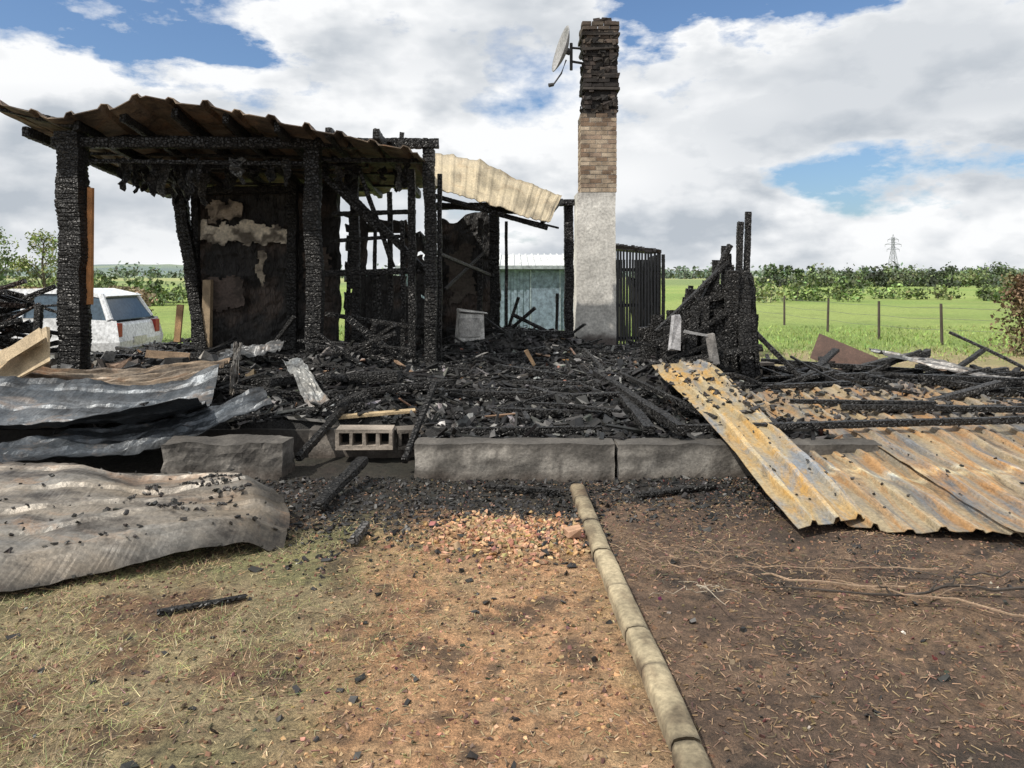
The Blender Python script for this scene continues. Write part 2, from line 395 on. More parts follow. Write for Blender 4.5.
subbox(-6.4,2.9,6.97,13.9,-.1,.2,(.05,.05,.05),st=.2).obj('floor_slab',M_conc,fd)
subbox(-.74,2.88,6.25,6.96,-.1,.22,(.04,.04,.04)).obj('floor_edge',M_conc,fd)
def hollow_block(o,L,H,D,rz,cells=4,col=(.31,.265,.22)):
    mb=MB(); R=Matrix.Rotation(rz,3,'Z')
    def bx(cx,cz,dx,dz,y=0,dy=D): 
        c=R@Vector((cx,y,cz))+Vector(o); mb.box(c,(dx,dy,dz),col,rz=rz,jit=.005)
    w=.03
    bx(L/2,w/2,L,w); bx(L/2,H-w/2,L,w)
    for i in range(cells+1): bx(w/2+(L-w)*i/cells,H/2,w,H-2*w-.002)
    mb.box(R@Vector((L/2,D*.4,H/2))+Vector(o),(L-.02,.02,H-.02),(.015,.015,.015),rz=rz)
    return mb
hollow_block((-1.50,6.62,.12),.48,.17,.2,.05).obj('hollow_concrete_block',M_conc)
hollow_block((-1.0,6.70,.10),.22,.17,.2,.25,2,(.15,.13,.11)).obj('hollow_concrete_block',M_conc)
hollow_block((2.75,9.6,.32),.5,.19,.2,.1,3).obj('hollow_concrete_block',M_conc)

# ------------------------------------------------------------ rubble field
def mound(x,y,cx,cy,r,h): return h*math.exp(-((x-cx)**2+(y-cy)**2)/(r*r))
def rub(x,y):
    base=.25+.022*max(0,y-6.2)
    base+=mound(x,y,-1.9,8.9,.75,.38)+mound(x,y,-3.1,9.2,.9,.16)+mound(x,y,-.9,10.6,.8,.2)+mound(x,y,.1,12.0,.9,.35)+mound(x,y,-4.4,8.6,.8,.12)
    base+=mound(x,y,1.6,8.6,.8,.14)+mound(x,y,2.2,9,.7,.25)+mound(x,y,.9,7.2,.5,.05)+mound(x,y,.1,9.2,.6,.12)
    base+=fr(x*1.1,y*1.1,50)*.09+fr(x*4,y*4,51,3)*.04
    f0=6.2 if x>-.76 else 6.98
    k=sm(y,f0-.02,f0+.05)*(1-sm(y,13.2,13.9))*sm(x,-6.9,-6.0)
    if x>2.6:
        r=.10+mound(x,y,4.2,8.6,1.3,.16)+mound(x,y,5.8,9.2,1.2,.15)+mound(x,y,3.2,10,.9,.15)+fr(x*1.5,y*1.5,52)*.08+fr(x*4,y*4,51,3)*.03
        kk=sm(y,6.6,7.6)*(1-sm(y+fr(x*.8,y,3)*1.2,10.2,11.6))*(1-sm(x+fr(x,y*.7,2),6.6,7.8))
        t=sm(x,2.6,3.1); return (base*k-.06*(1-k))*(1-t)+(r*kk-.08*(1-kk))*t
    return base*k-.06*(1-k)
rb=MB(); V=[];C=[];XS=np.arange(-7,9,.055);YS=np.arange(6.15,14,.055)
for y in YS:
    for x in XS:
        V.append((x,y,rub(x,y)+fr(x*9,y*9,4,2)*.015)); C.append(lerp3((.013,.0125,.012),(.05,.047,.044),sm(fr(x*2,y*2,60),.1,.6)*.7))
nx=len(XS); rb.v=V;rb.c=C;rb.f=[(j*nx+i,j*nx+i+1,(j+1)*nx+i+1,(j+1)*nx+i) for j in range(len(YS)-1) for i in range(nx-1)]
rubble=empty('burnt_rubble'); rb.obj('ash_layer',M_ash,rubble,smooth=True)
def rubscat(n,x0,x1,y0,y1,dz=0.01):
    p=scatter(n,x0,x1,y0,y1); z=np.array([rub(float(a),float(b_)) for a,b_ in p]); k=z>.03
    return np.concatenate([p,(z+dz)[:,None]],1)[k]
cb=MB()
p=rubscat(34000,-6.4,8.4,6.2,13.6); n=len(p); s0=np.minimum(rng.lognormal(-3.8,.55,(n,1)),.08)
cc=vary((.018,.018,.0185),n,.7,.04); k=rng.uniform(0,1,n); cc[k<.06]=vary((.12,.118,.112),(k<.06).sum(),.5,.03); cc[k>.985]=vary((.16,.095,.06),(k>.985).sum(),.4,.1)
cb.chunks(p,np.concatenate([s0*1.7,s0,s0*.5],1)*rng.uniform(.6,1.4,(n,3)),cc,.6)
p=rubscat(4600,-6.4,8.4,6.2,13.,.03); n=len(p)
cc=vary((.016,.015,.014),n,.6,.05); k=rng.uniform(0,1,n); cc[k<.09]=vary((.14,.135,.125),(k<.09).sum(),.4,.03); cc[k>.985]=vary((.26,.16,.1),(k>.985).sum(),.3,.1)
cb.chunks(p,np.stack([rng.uniform(.08,.38,n),rng.uniform(.010,.04,n),rng.uniform(.006,.025,n)],1),cc,.3,.12)
cb.obj('charcoal_chunks',M_soot,rubble)
pale=MB()
p=rubscat(420,-6.4,8,6.3,13,.03); n=len(p)
pale.chunks(p,np.stack([rng.uniform(.02,.10,n),rng.uniform(.02,.06,n),rng.uniform(.004,.03,n)],1),vary((.28,.27,.26),n,.6,.04),.4)
pale.obj('pale_debris',M_soil,rubble)
pl=MB()
for i in range(270):
    x=random.uniform(-6,8);y=random.uniform(6.6,13); z=rub(x,y)
    if z<.05: continue
    if 1.0<x<5.2 and y<7.6: continue
    L=random.uniform(.35,1.5); a_=random.gauss(0,.55) if random.random()<.6 else random.uniform(0,3.14)
    dx=math.cos(a_)*L/2;dy=math.sin(a_)*L/2; tz=random.gauss(0,.10)*L
    w=random.choice((.035,.05,.07,.1)); k=random.uniform(.012,.045)
    pl.beam((x-dx,y-dy,z+.05-tz),(x+dx,y+dy,z+.05+tz+.02),w,w*random.uniform(.4,1),col=(k,k*.97,k*.94),bend=.02)
for i in range(70):   # tangled heap on the right
    x=random.uniform(2.7,6.4);y=random.uniform(7.4,9.8); z=max(rub(x,y),.34)+random.uniform(.02,.14)
    L=random.uniform(.4,1.6); a_=random.uniform(-1.3,1.3); dx=math.cos(a_)*L/2;dy=math.sin(a_)*L/2; tz=random.gauss(0,.12)*L; k=random.uniform(.012,.05); w=random.choice((.03,.045,.06,.09))
    pl.beam((x-dx,y-dy,max(.2,z-tz)),(x+dx,y+dy,max(.2,z+tz)),w,w*random.uniform(.4,1),col=(k,k*.95,k*.9),bend=.03)
B=lambda p,q,w,h=None,**k: pl.beam(p,q,w,h,**k)
B((.98,9.0,.45),(1.36,6.15,.36),.09); B((1.1,8.8,.42),(1.12,6.3,.33),.10,.07); B((1.2,8.6,.5),(1.7,6.4,.4),.05)
B((-.66,8.0,.38),(.62,7.8,.36),.09,.07); B((-.2,7.2,.33),(.9,7.0,.33),.07); B((-.6,6.35,.31),(.75,6.45,.31),.06)
B((-.87,6.2,.1),(-.70,7.0,.62),.05); B((-1.9,7.6,.4),(-.6,7.9,.5),.07); B((-1.7,8.9,.5),(-1.55,8.7,1.05),.06)
B((-1.5,8.6,.45),(-2.2,8.5,1.0),.06,.03); B((-2.8,8.3,.45),(-1.2,8.1,.5),.08); B((-2.3,8.8,.6),(-1.3,8.6,.95),.05); B((-1.2,9.2,.5),(-1.9,8.9,1.1),.04,.08)
B((-2.6,7.1,.25),(-1.4,7.3,.36),.07); B((-1.75,6.3,.1),(-1.5,7.2,.45),.06)
B((-.2,12,.6),(.35,11.7,1.1),.05); B((.0,11.8,1.0),(.6,11.9,.7),.06); B((-.1,12.1,.6),(.1,12,1.25),.05); B((.2,11.6,.5),(-.5,11.8,1.0),.04)
B((1.3,6.28,.345),(4.7,6.45,.40),.075,.06); 
for a_ in ((2.9,7.3,.35,5.7,7.9,.40,.12),(3.1,8.1,.42,5.9,7.0,.35,.11),(2.4,8.0,.42,5.2,8.5,.45,.1),(3.0,8.9,.42,6.2,7.8,.40,.12),(3.4,7.0,.34,5.6,7.3,.4,.08),(4.0,9.0,.4,6.8,8.4,.35,.12),(2.6,7.6,.5,4.0,8.3,.45,.07),(4.4,7.9,.5,6.1,7.0,.3,.09),(3.8,8.2,.5,5.2,9.6,.35,.08),(5.0,8.8,.5,7.3,9.3,.3,.1),(3.3,9.4,.35,4.3,10.2,.45,.1),(2.7,9.2,.32,3.9,8.4,.5,.12),(3.0,7.0,.40,4.6,6.75,.42,.08),(2.6,7.2,.42,3.8,6.9,.45,.06),(4.2,7.9,.55,5.9,8.2,.45,.1),(3.2,9.9,.5,4.9,9.2,.45,.09)):
    B(a_[:3],a_[3:6],a_[6],a_[6]*.7)
pl.obj('charred_timbers',M_char,rubble)
bd=MB()
bd.box((-1.25,7.05,.33),(.72,.09,.025),(.45,.34,.2),rz=.12,ry=-.06,jit=.006)
bd.box((4.35,10.1,.52),(.75,.03,.34),(.09,.05,.036),rz=-.5,rx=-.5,ry=.35,jit=.02)
bd.box((4.75,10.3,.4),(.3,.2,.1),(.2,.2,.2),rz=.3,jit=.02)
bd.box((5.2,9.3,.5),(.5,.03,.2),(.25,.16,.1),rz=.6,rx=-.8,ry=.2,jit=.02)
bd.box((-.1,6.9,.34),(.3,.05,.02),(.2,.12,.07),rz=.5,jit=.003)
bd.box((.22,9.3,.60),(.04,.03,.22),(.36,.24,.14),ry=-.5,rx=.2,jit=.006)
bd.obj('broken_boards',M_wood,rubble)

# ------------------------------------------------------------ metal sheets
def sheet(name,c00,c10,c11,c01,nr,amp,mat,fn=None,ns=50,warp=.02,parent=None,ragged=.0,seed=0,tint=(1,1,1),stripe=None,solid=.004,edge=0):
    c00,c10,c11,c01=[Vector(c) for c in (c00,c10,c11,c01)]
    prof=[(0,0),(.5,0),(.58,1),(.74,1),(.82,0)]
    T=[];A=[]
    for r in range(nr):
        for a_,b_ in prof: T.append((r+a_)/nr);A.append(b_)
    T.append(1);A.append(A[0])
    if nr<=1: T=[i/12 for i in range(13)];A=[0]*13
    vs=[];fs=[];cs=[]
    nrm=(c10-c00).cross(c01-c00).normalized()
    if nrm.z<0: nrm=-nrm
    for i in range(ns+1):
        s0=i/ns
        for t,a_ in zip(T,A):
            s_=s0
            if ragged and (i==0 or i==ns): s_+=ragged*fr(t*9,seed+i,0)
            p=(c00.lerp(c10,s_)).lerp(c01.lerp(c11,s_),t)
            p=p+nrm*(a_*amp*(1+.5*fr(s_*4,t*5,seed+9))+warp*fr(s_*3,t*3,seed+.5)+warp*.3*fr(s_*12,t*10,seed+3))
            if fn: p=p+Vector(fn(s_,t))
            vs.append(tuple(p)); k=tint
            if stripe and stripe[0]<s_+.01*fr(t*20,0,1)<stripe[1]: k=stripe[2]
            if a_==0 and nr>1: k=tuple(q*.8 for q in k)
            if edge:
                d_=min(s_,1-s_,t,1-t)+.05*fr(s_*7,t*7,seed); k=tuple(q*(1-edge*(1-sm(d_,0,.10))) for q in k)
            cs.append(k)
    W=len(T)
    for i in range(ns):
        for j in range(W-1): fs.append((i*W+j,i*W+j+1,(i+1)*W+j+1,(i+1)*W+j))
    mb=MB(); mb.add(vs,fs,cs); mb.obj(name,mat,parent,solid=solid)
    return vs
MT_r=mat_metal('rusty_yellow_steel',(.19,.20,.21),(.44,.355,.22),(.35,.20,.085),(.055,.045,.038),(3.6,.5,1),(.38,.58),(.45,.60),(.54,.68),.3,.42)
MT_a=mat_metal('orange_rust_steel',(.30,.32,.34),(.52,.42,.25),(.48,.29,.09),(.08,.065,.05),(2.4,.8,1),(.40,.56),(.46,.62),(.57,.72),.3,.4)
MT_l=mat_metal('burnt_grey_steel',(.25,.25,.245),(.34,.30,.25),(.30,.19,.12),(.07,.063,.058),(.6,1.6,1),(.4,.65),(.54,.70),(.48,.64),.3,.45)
MT_d=mat_metal('dark_burnt_steel',(.10,.11,.12),(.20,.20,.20),(.20,.14,.10),(.03,.028,.027),(.7,1.2,1),(.45,.65),(.56,.7),(.48,.66),.45,.42)
MT_roof=mat_metal('burnt_roof_steel',(.10,.078,.06),(.20,.16,.12),(.18,.11,.07),(.03,.025,.022),(.9,.9,1),(.42,.6),(.5,.64),(.46,.62),.1,.7)
MT_tan=mat_metal('tan_roof_steel',(.46,.39,.28),(.50,.42,.29),(.38,.29,.19),(.22,.17,.12),(1,1,1),(.4,.6),(.52,.68),(.58,.75),.1,.6)
sr=empty('corrugated_roof_sheet')
lay=[]
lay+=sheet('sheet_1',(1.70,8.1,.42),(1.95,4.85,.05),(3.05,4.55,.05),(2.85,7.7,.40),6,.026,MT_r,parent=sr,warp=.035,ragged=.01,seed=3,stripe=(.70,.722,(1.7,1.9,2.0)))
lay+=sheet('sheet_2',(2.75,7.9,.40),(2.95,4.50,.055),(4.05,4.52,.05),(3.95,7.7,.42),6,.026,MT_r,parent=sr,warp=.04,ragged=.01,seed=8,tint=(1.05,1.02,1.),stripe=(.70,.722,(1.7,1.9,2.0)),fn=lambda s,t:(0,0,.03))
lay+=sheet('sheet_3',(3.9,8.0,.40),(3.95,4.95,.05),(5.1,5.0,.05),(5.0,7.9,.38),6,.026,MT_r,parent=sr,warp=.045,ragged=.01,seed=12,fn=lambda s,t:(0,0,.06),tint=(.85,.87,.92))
lay+=sheet('sheet_4',(1.50,8.25,.60),(1.72,4.62,.06),(2.24,4.86,.05),(2.08,8.3,.66),3,.03,MT_a,parent=sr,warp=.03,seed=20,fn=lambda s,t:(0,0,.06*math.sin(s*math.pi)+.04*math.sin(s*9)*(t-.5)+.02))
sheet('sheet_5',(4.35,9.0,.66),(5.6,8.1,.36),(5.75,8.5,.42),(4.4,9.5,.68),3,.02,MT_d,parent=sr,warp=.05,seed=31,tint=(1.5,1.4,1.3))
sheet('sheet_6',(5.9,7.6,.2),(5.0,6.5,.25),(6.2,6.4,.3),(7.2,7.4,.3),4,.025,MT_r,parent=sr,warp=.04,seed=33)
sheet('sheet_7',(-2.42,8.1,.72),(-1.75,7.0,.28),(-1.55,7.15,.34),(-2.3,8.15,.70),1,.0,MT_l,parent=sr,warp=.06,seed=41,fn=lambda s,t:(0,0,.04*math.sin(s*6)),tint=(.85,.92,.98))
sheet('sheet_8',(-3.45,9.0,.62),(-2.7,8.8,.70),(-2.7,9.2,.8),(-3.4,9.4,.75),3,.02,MT_d,parent=sr,warp=.06,seed=47)
sl=empty('corrugated_roof_sheet')
def f1(s,t):
    droop=-.10*sm(s,.93,1)-.07*(1-sm(t,0,.08))
    return (.06*math.sin(t*5),0,.11+.07*math.sin(t*math.pi)+droop+.04*math.sin(s*5+1)*t+.02*math.sin(s*17+t*6))
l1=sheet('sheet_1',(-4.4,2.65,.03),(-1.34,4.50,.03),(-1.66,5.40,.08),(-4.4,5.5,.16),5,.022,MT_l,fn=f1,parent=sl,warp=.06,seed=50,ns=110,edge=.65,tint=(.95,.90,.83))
def f2(s,t): return (0,0,.32*(2*t-1)**2*.6+.10*(2*s-1)**2+.05*math.sin(s*6)*t)
sheet('sheet_2',(-5.4,5.55,.25),(-2.55,6.25,.30),(-2.85,7.5,.42),(-5.4,7.2,.36),5,.014,MT_d,fn=f2,parent=sl,warp=.07,seed=55,ns=80,tint=(1.05,1.1,1.15),edge=.4)
sheet('sheet_3',(-3.9,5.5,.2),(-2.05,6.6,.46),(-2.3,7.1,.56),(-3.9,6.2,.30),3,.014,MT_d,fn=lambda s,t:(0,0,-.10*math.sin(s*3.14)),parent=sl,warp=.07,seed=58,ns=60,tint=(.9,.95,1.),edge=.4)
sheet('sheet_4',(-6.2,7.0,.32),(-3.0,7.5,.52),(-3.1,8.5,.66),(-6.2,8.2,.52),9,.03,MT_l,fn=lambda s,t:(0,0,.05*math.sin(s*7)),parent=sl,warp=.07,seed=61,ns=60,tint=(.95,.80,.65))
sheet('sheet_5',(-2.72,7.4,.45),(-2.86,7.9,.90),(-2.78,7.95,.9),(-2.66,7.4,.45),1,.0,MT_l,parent=sl,warp=.06,seed=64,tint=(.6,.6,.6))
ds=MB()
def on_sheet(vs,n,s0,s1,cond=None):
    vs=[v for v in vs if (cond is None or cond(v))]; P=np.array([random.choice(vs) for _ in range(n)]); P[:,:2]+=rng.normal(0,.012,(n,2)); P[:,2]+=.009
    sz=rng.uniform(s0,s1,(n,1)); ds.chunks(P,np.concatenate([sz*1.4,sz,sz*.6],1),vary((.03,.027,.024),n,.6,.05),.5)
on_sheet(l1,220,.005,.022,lambda v:4.5<v[1]<5.3 and -2.4<v[0]<-1.7 and fr(v[0]*3,v[1]*3,4)>0)
on_sheet(l1,110,.005,.025,lambda v:v[1]<4.6); on_sheet(l1,160,.004,.018)
on_sheet(lay,300,.005,.02); on_sheet(lay,800,.006,.04,lambda v:v[1]>6.6)
ds.obj('soot_chips',M_soot,sl)

# ------------------------------------------------------------ burnt house
house=empty('burnt_house')
ps=MB()
P=lambda p,q,w,h=None,**k: ps.beam(p,q,w,h,**k)
P((-5.20,9.2,.05),(-5.25,9.2,3.30),.29,.28,rough=.055,blk=.05)
P((-2.46,9.6,.2),(-2.47,9.6,3.18),.20,.19,rough=.07,blk=.05)
P((-1.03,9.8,.2),(-1.05,9.8,3.20),.16,.16,rough=.08,blk=.05)
P((-1.27,9.85,.2),(-1.29,9.85,2.95),.10,.10,blk=.05)
P((-1.40,9.95,.3),(-1.42,9.95,2.3),.06,.06)
P((-.93,9.9,.3),(-.93,9.9,2.9),.06,.06)
P((-2.12,10.5,.3),(-2.14,10.5,3.0),.12,.12)
P((-2.3,10.6,.3),(-2.2,10.6,2.5),.06,.06)
P((-5.27,12,3.4),(-4.78,12,.3),.20,.18)
P((-3.42,12.0,.3),(-3.42,12.0,3.1),.16,.16); P((-4.95,12.05,.3),(-4.95,12.05,2.9),.12,.12)
P((-3.0,11.9,.3),(-3.02,11.9,3.1),.1,.1)
P((-.28,12.4,.3),(-.28,12.4,2.60),.17,.16); P((-.09,12.2,.3),(-.09,12.2,2.45),.05,.05)
P((.90,12.2,.2),(.90,12.2,2.80),.15,.14); P((.72,12.6,.3),(.74,12.6,1.3),.05,.05)
P((-.52,12.2,.3),(-.5,12.2,2.5),.09,.09)
P((-5.45,9.15,3.17),(-.93,9.78,3.27),.14,.13); P((-5.2,9.3,2.98),(-2.4,9.7,3.0),.05,.05)
P((-6.25,8.95,3.62),(-5.15,9.05,3.36),.09,.09)
P((-2.5,9.7,3.05),(-.98,9.85,3.06),.08,.06)
P((-5.4,12.0,2.9),(-2.2,12.2,2.98),.14,.12); P((-5.3,10.6,3.1),(-2.0,10.8,3.15),.1,.1)
P((-1.2,12,2.66),(.98,12.1,2.74),.13,.1); P((-1.1,11.2,2.62),(.3,11.2,2.5),.08)
P((-.1,12.2,2.55),(.75,12.3,2.35),.035)
P((-2.3,10.1,2.83),(-1.13,9.95,1.66),.11,.09); P((-2.45,10.1,1.62),(-1.10,9.95,1.66),.1,.08)
P((-2.35,10.1,2.40),(-1.25,9.95,2.42),.09,.06); P((-2.0,10.05,3.0),(-1.55,10.05,1.7),.06,.05)
P((-2.45,9.9,2.9),(-1.75,10,2.2),.07); P((-1.75,10.1,1.6),(-1.7,10.1,.5),.06); P((-2.4,9.9,1.1),(-1.1,9.95,.9),.06)
P((-1.45,10,3.2),(-1.43,10,3.45),.06); P((-1.38,9.9,2.9),(-1.33,9.9,3.35),.04)
P((-1.0,10,1.9),(-.35,12.2,1.6),.05); P((-.95,11,1.4),(-.4,12.2,2.0),.04)
P((-2.2,10.3,.5),(-1.4,9.2,1.0),.05); P((-3.2,9.8,.5),(-2.7,9.6,1.1),.05)
P((-1.6,10.2,.3),(-1.62,10.2,2.7),.07); P((-1.85,10.3,.3),(-1.83,10.3,2.2),.05); P((-2.4,10.2,2.05),(-1.2,10,2.12),.05)
for x in (-5.7,-5.1,-4.55,-3.95,-3.35,-2.75,-2.15,-1.6):
    P((x,9.0,3.30+.25*math.exp(-((x+4)/1.2)**2)-.05),(x+random.uniform(-.05,.05),12.8,2.93),.08,.12)
for y,z in ((9.6,3.32),(10.4,3.22),(11.2,3.12),(12,3.03)): P((-5.7,y,z+.02),(-1.5,y,z-.05),.06,.04)
ps.obj('charred_frame',M_char,house)
rw=MB(); rw.box((-5.06,9.24,1.95),(.06,.05,1.4),(.46,.21,.08),ry=.01,jit=.006); rw.box((-4.75,12,.95),(.13,.1,1.15),(.40,.30,.19),ry=.02,jit=.006)
rw.box((-4.5,10.4,.95),(.08,.05,.5),(.42,.26,.13),ry=.1,jit=.006)
rw.box((-4.2,9.4,.62),(.5,.05,.09),(.36,.25,.16),ry=.1,rz=.2,jit=.006)
rw.obj('unburnt_wood',M_wood,house)
def wall(x0,x1,y,z0,z1,th=.1,col=(.020,.018,.0165),rag=.12,name='wall',seed=0,st=.06,hole=.33):
    nx=max(2,int((x1-x0)/st));nz_=max(2,int((z1-z0)/st));vs=[];fs=[];cs=[]
    for j in range(nz_+1):
        for i in range(nx+1):
            x=x0+(x1-x0)*i/nx; top=z1+rag*fr(x*2.5,seed)
            z=z0+(top-z0)*j/nz_
            yy=y+fr(x*2.5,z*2.5,seed)*.05+fr(x*9,z*9,seed)*.02 - (.02 if int(x/.14)%2 else 0)
            vs.append((x+(fr(z*2,seed)*.05),yy,z)); k=sm(fr(x*1.3,z*1.3,seed+2)+.3*fr(x*6,z*6,1),.05,.5); cs.append(lerp3(col,(.09,.066,.052),k))
    for j in range(nz_):
        for i in range(nx):
            xm=vs[j*(nx+1)+i][0];zm=vs[j*(nx+1)+i][2]
            if zm>z1-1.3 and fr(xm*1.6,zm*1.6,seed+30)>hole: continue
            a_=j*(nx+1)+i; fs.append((a_,a_+1,a_+nx+2,a_+nx+1))
    mb=MB();mb.add(vs,fs,cs); mb.obj(name,M_charbig,house,solid=th)
wall(-5.0,-2.75,12.25,.1,2.98,name='back_wall',seed=1,hole=9)
wall(-2.70,-2.36,12.5,.1,2.6,name='back_wall_2',seed=2,rag=.3); wall(-2.36,-1.72,12.5,.1,1.60,name='back_wall_3',seed=3,rag=.05,hole=9)
wall(-1.74,-1.15,12.5,.1,2.25,name='back_wall_4',seed=4,rag=.35); wall(-2.38,-1.70,12.52,2.3,2.48,name='back_wall_5',seed=5)
wall(-1.2,-.33,12.7,.1,2.55,name='back_wall_6',seed=6)
def patch(pts,y,col,name,th=.02,seed=0):
    n=len(pts); xs_=[p[0] for p in pts]; zs_=[p[1] for p in pts]; st=.035; mb=MB()
    def inside(x,z):
        c=False;j=n-1
        for i in range(n):
            if (pts[i][1]>z)!=(pts[j][1]>z) and x<(pts[j][0]-pts[i][0])*(z-pts[i][1])/(pts[j][1]-pts[i][1])+pts[i][0]: c=not c
            j=i
        return c
    X_=np.arange(min(xs_),max(xs_),st);Z_=np.arange(min(zs_),max(zs_),st); idx={}
    vs=[];fs=[];cs=[]
    def vid(i,j):
        if (i,j) not in idx:
            x=X_[0]+i*st;z=Z_[0]+j*st; idx[(i,j)]=len(vs)
            vs.append((x+fr(x*8,z*8,seed)*.04,y+fr(x*3,z*3,seed)*.025,z+fr(x*8,z*8,seed+4)*.04))
            k=sm(fr(x*2.5,z*4,seed+7)+.3*fr(x*12,z*12,seed),-.1,.35); cs.append(lerp3(col,(.06,.048,.04),k*.85))
        return idx[(i,j)]
    for j in range(len(Z_)):
        for i in range(len(X_)):
            x=X_[i]+st/2;z=Z_[j]+st/2
            if inside(x+fr(x*5,z*5,seed)*.10,z+fr(x*5,z*5,seed+3)*.10): fs.append((vid(i,j),vid(i+1,j),vid(i+1,j+1),vid(i,j+1)))
    mb.add(vs,fs,cs); mb.obj(name,M_plaster,house,solid=th)
patch([(-4.95,2.10),(-4.9,2.42),(-4.5,2.36),(-4.2,2.45),(-3.5,2.32),(-3.5,2.08),(-4.1,2.10)],12.08,(.80,.72,.58),'plaster_1',seed=2)
patch([(-4.8,2.40),(-4.7,2.8),(-4.3,2.72),(-4.25,2.5)],12.09,(.42,.35,.27),'plaster_2',seed=9)
patch([(-4.02,2.02),(-3.88,2.02),(-3.86,1.5),(-3.95,1.42),(-4.0,1.6)],12.09,(.45,.39,.3),'plaster_3',seed=5)
patch([(-4.9,1.5),(-4.3,1.6),(-4.2,1.1),(-4.8,1.0)],12.09,(.13,.10,.085),'plaster_4',seed=12)
patch([(-3.3,2.0),(-2.9,2.1),(-2.85,1.5),(-3.2,1.3)],12.12,(.14,.11,.09),'plaster_5',seed=15)
patch([(-1.1,1.9),(-.7,2.1),(-.6,1.3),(-1.0,1.1)],12.6,(.10,.085,.07),'plaster_6',seed=18)
hg=MB()
for i in range(44):
    x=random.choice((random.uniform(-5.0,-3.7),random.uniform(-5.0,-1.3))); y=random.uniform(9.4,10.6); w=random.uniform(.06,.2); l=random.uniform(.15,.5) if x<-3.7 else random.uniform(.08,.35); z=3.06
    n=6; vs=[];fs=[]
    for k in range(n+1):
        t=k/n; ww=w*(1-.45*t**2)*random.uniform(.5,1.3); xo=x+random.uniform(-.035,.035)
        vs+=[(xo-ww/2,y+random.uniform(-.03,.03),z-l*t),(xo,y+random.uniform(-.05,.05),z-l*t-.03),(xo+ww/2,y+random.uniform(-.03,.03),z-l*t)]
    for k in range(n): fs+=[(3*k,3*k+1,3*k+4,3*k+3),(3*k+1,3*k+2,3*k+5,3*k+4)]
    hg.add(vs,fs,(.02,.019,.018) if i%5 else (.14,.14,.135))
hg.obj('hanging_lining',M_char,house,solid=.008)
FX=[-6.1,-5.22,-4.7,-4.14,-3.57,-2.42,-1.39,-1.1];FZ=[3.62,3.37,3.50,3.60,3.52,3.30,3.11,3.04]
def roof(s,t):
    x=-6.1+5.0*t; z=float(np.interp(x,FX,FZ)); back=2.98+.06*math.sin(x*3)
    return (0,0,(z-3)*(1-s)+(back-3)*s+.03*fr(x*3,s*3,5))
sheet('roof_sheet',(-6.1,8.75,3.0),(-6.1,12.9,3.0),(-1.1,13.0,3.0),(-1.1,8.95,3.0),13,.05,MT_roof,fn=roof,parent=house,warp=.04,ns=40,seed=70,ragged=.03,solid=.012,tint=(1.6,1.5,1.4))
v=[(-1.25,12.1,3.52),(-.50,12.0,3.38),(.28,11.8,2.98),(.76,11.7,2.80)]; w=[(-1.10,10.6,2.80),(-.5,10.6,2.64),(.12,10.6,2.42),(.52,10.7,2.33)]
mb=MB(); vs=[];fs=[];cs=[]; ncol=66
for i in range(ncol+1):
    t=i/ncol*3; k=min(2,int(t)); u=t-k
    A_=Vector(v[k]).lerp(Vector(v[k+1]),u); B_=Vector(w[k]).lerp(Vector(w[k+1]),u); r=.014 if (i%6) in(3,4) else 0
    for j in range(13):
        q=A_.lerp(B_,j/12); q+=Vector((0,-.6,.7))*(r+.04*fr(i*.07,j*.15,2)); q.z+=.03*fr(i*.2,j*.3,5)*(j in(0,12)); vs.append(tuple(q)); kk=1-.35*sm(fr(i*.1,j*.25,8)+ (j/12)*.3,.1,.6)-.4*(j<1); cs.append((kk,kk,kk*.97))
for i in range(ncol):
    for j in range(12): fs.append((i*13+j,i*13+j+1,(i+1)*13+j+1,(i+1)*13+j))
mb.add(vs,fs,cs); mb.obj('sagging_roof_sheet',MT_tan,house,solid=.01)
mb=MB(); mb.beam((-1.15,10.7,2.72),(.5,10.8,2.26),.09,.07); mb.beam((.42,10.8,2.33),(.76,11.7,2.74),.05); mb.obj('sagging_rafter',M_char,house)

cab=MB(); cab.box((-.62,11.4,.78),(.38,.36,.52),(.55,.54,.51),rz=.15,ry=.05,jit=.03); cab.box((-.62,11.20,.84),(.30,.02,.28),(.38,.37,.35),rz=.15,jit=.01); cab.box((-.60,11.39,1.06),(.42,.40,.03),(.52,.51,.48),rz=.15,ry=.10,jit=.012)
cab.obj('burnt_white_cabinet',M_gen,bevel=.01)

# ------------------------------------------------------------ chimney
chim=empty('brick_chimney')
mb=MB(); cx,cy=1.41,13.2
vs=[];fs=[];cs=[];NZ=60;nper=10
for j in range(NZ+1):
    z=.1+(2.98-.1)*j/NZ; hw=.335-.015*j/NZ
    for sx,sy,dx,dy in ((-1,-1,1,0),(1,-1,0,1),(1,1,-1,0),(-1,1,0,-1)):
        for i in range(nper):
            x=cx+hw*(sx+dx*2*i/nper); y=cy+hw*(sy+dy*2*i/nper)
            vs.append((x+fr(x*5,z*5,y)*.006,y+fr(x*5,z*5,y+3)*.006,z))
            soot=max(sm(z+fr(x*4,z*2,y)*.3,2.8,3.1)*.35,1-sm(z+fr(x*5,z*5,1)*.2,.45,.75)); soot=max(soot,sm(fr(x*3,z*1.2,y+8),.1,.5)*.25)
            cs.append(lerp3((.66,.64,.59),(.13,.11,.10),soot))
R_=4*nper
for j in range(NZ):
    for i in range(R_): fs.append((j*R_+i,j*R_+(i+1)%R_,(j+1)*R_+(i+1)%R_,(j+1)*R_+i))
fs.append(tuple(NZ*R_+i for i in range(R_))); mb.add(vs,fs,cs); mb.obj('rendered_base',M_plaster,chim)
bk=MB(); core=MB()
zz=2.99; row=0; ch_=.0735
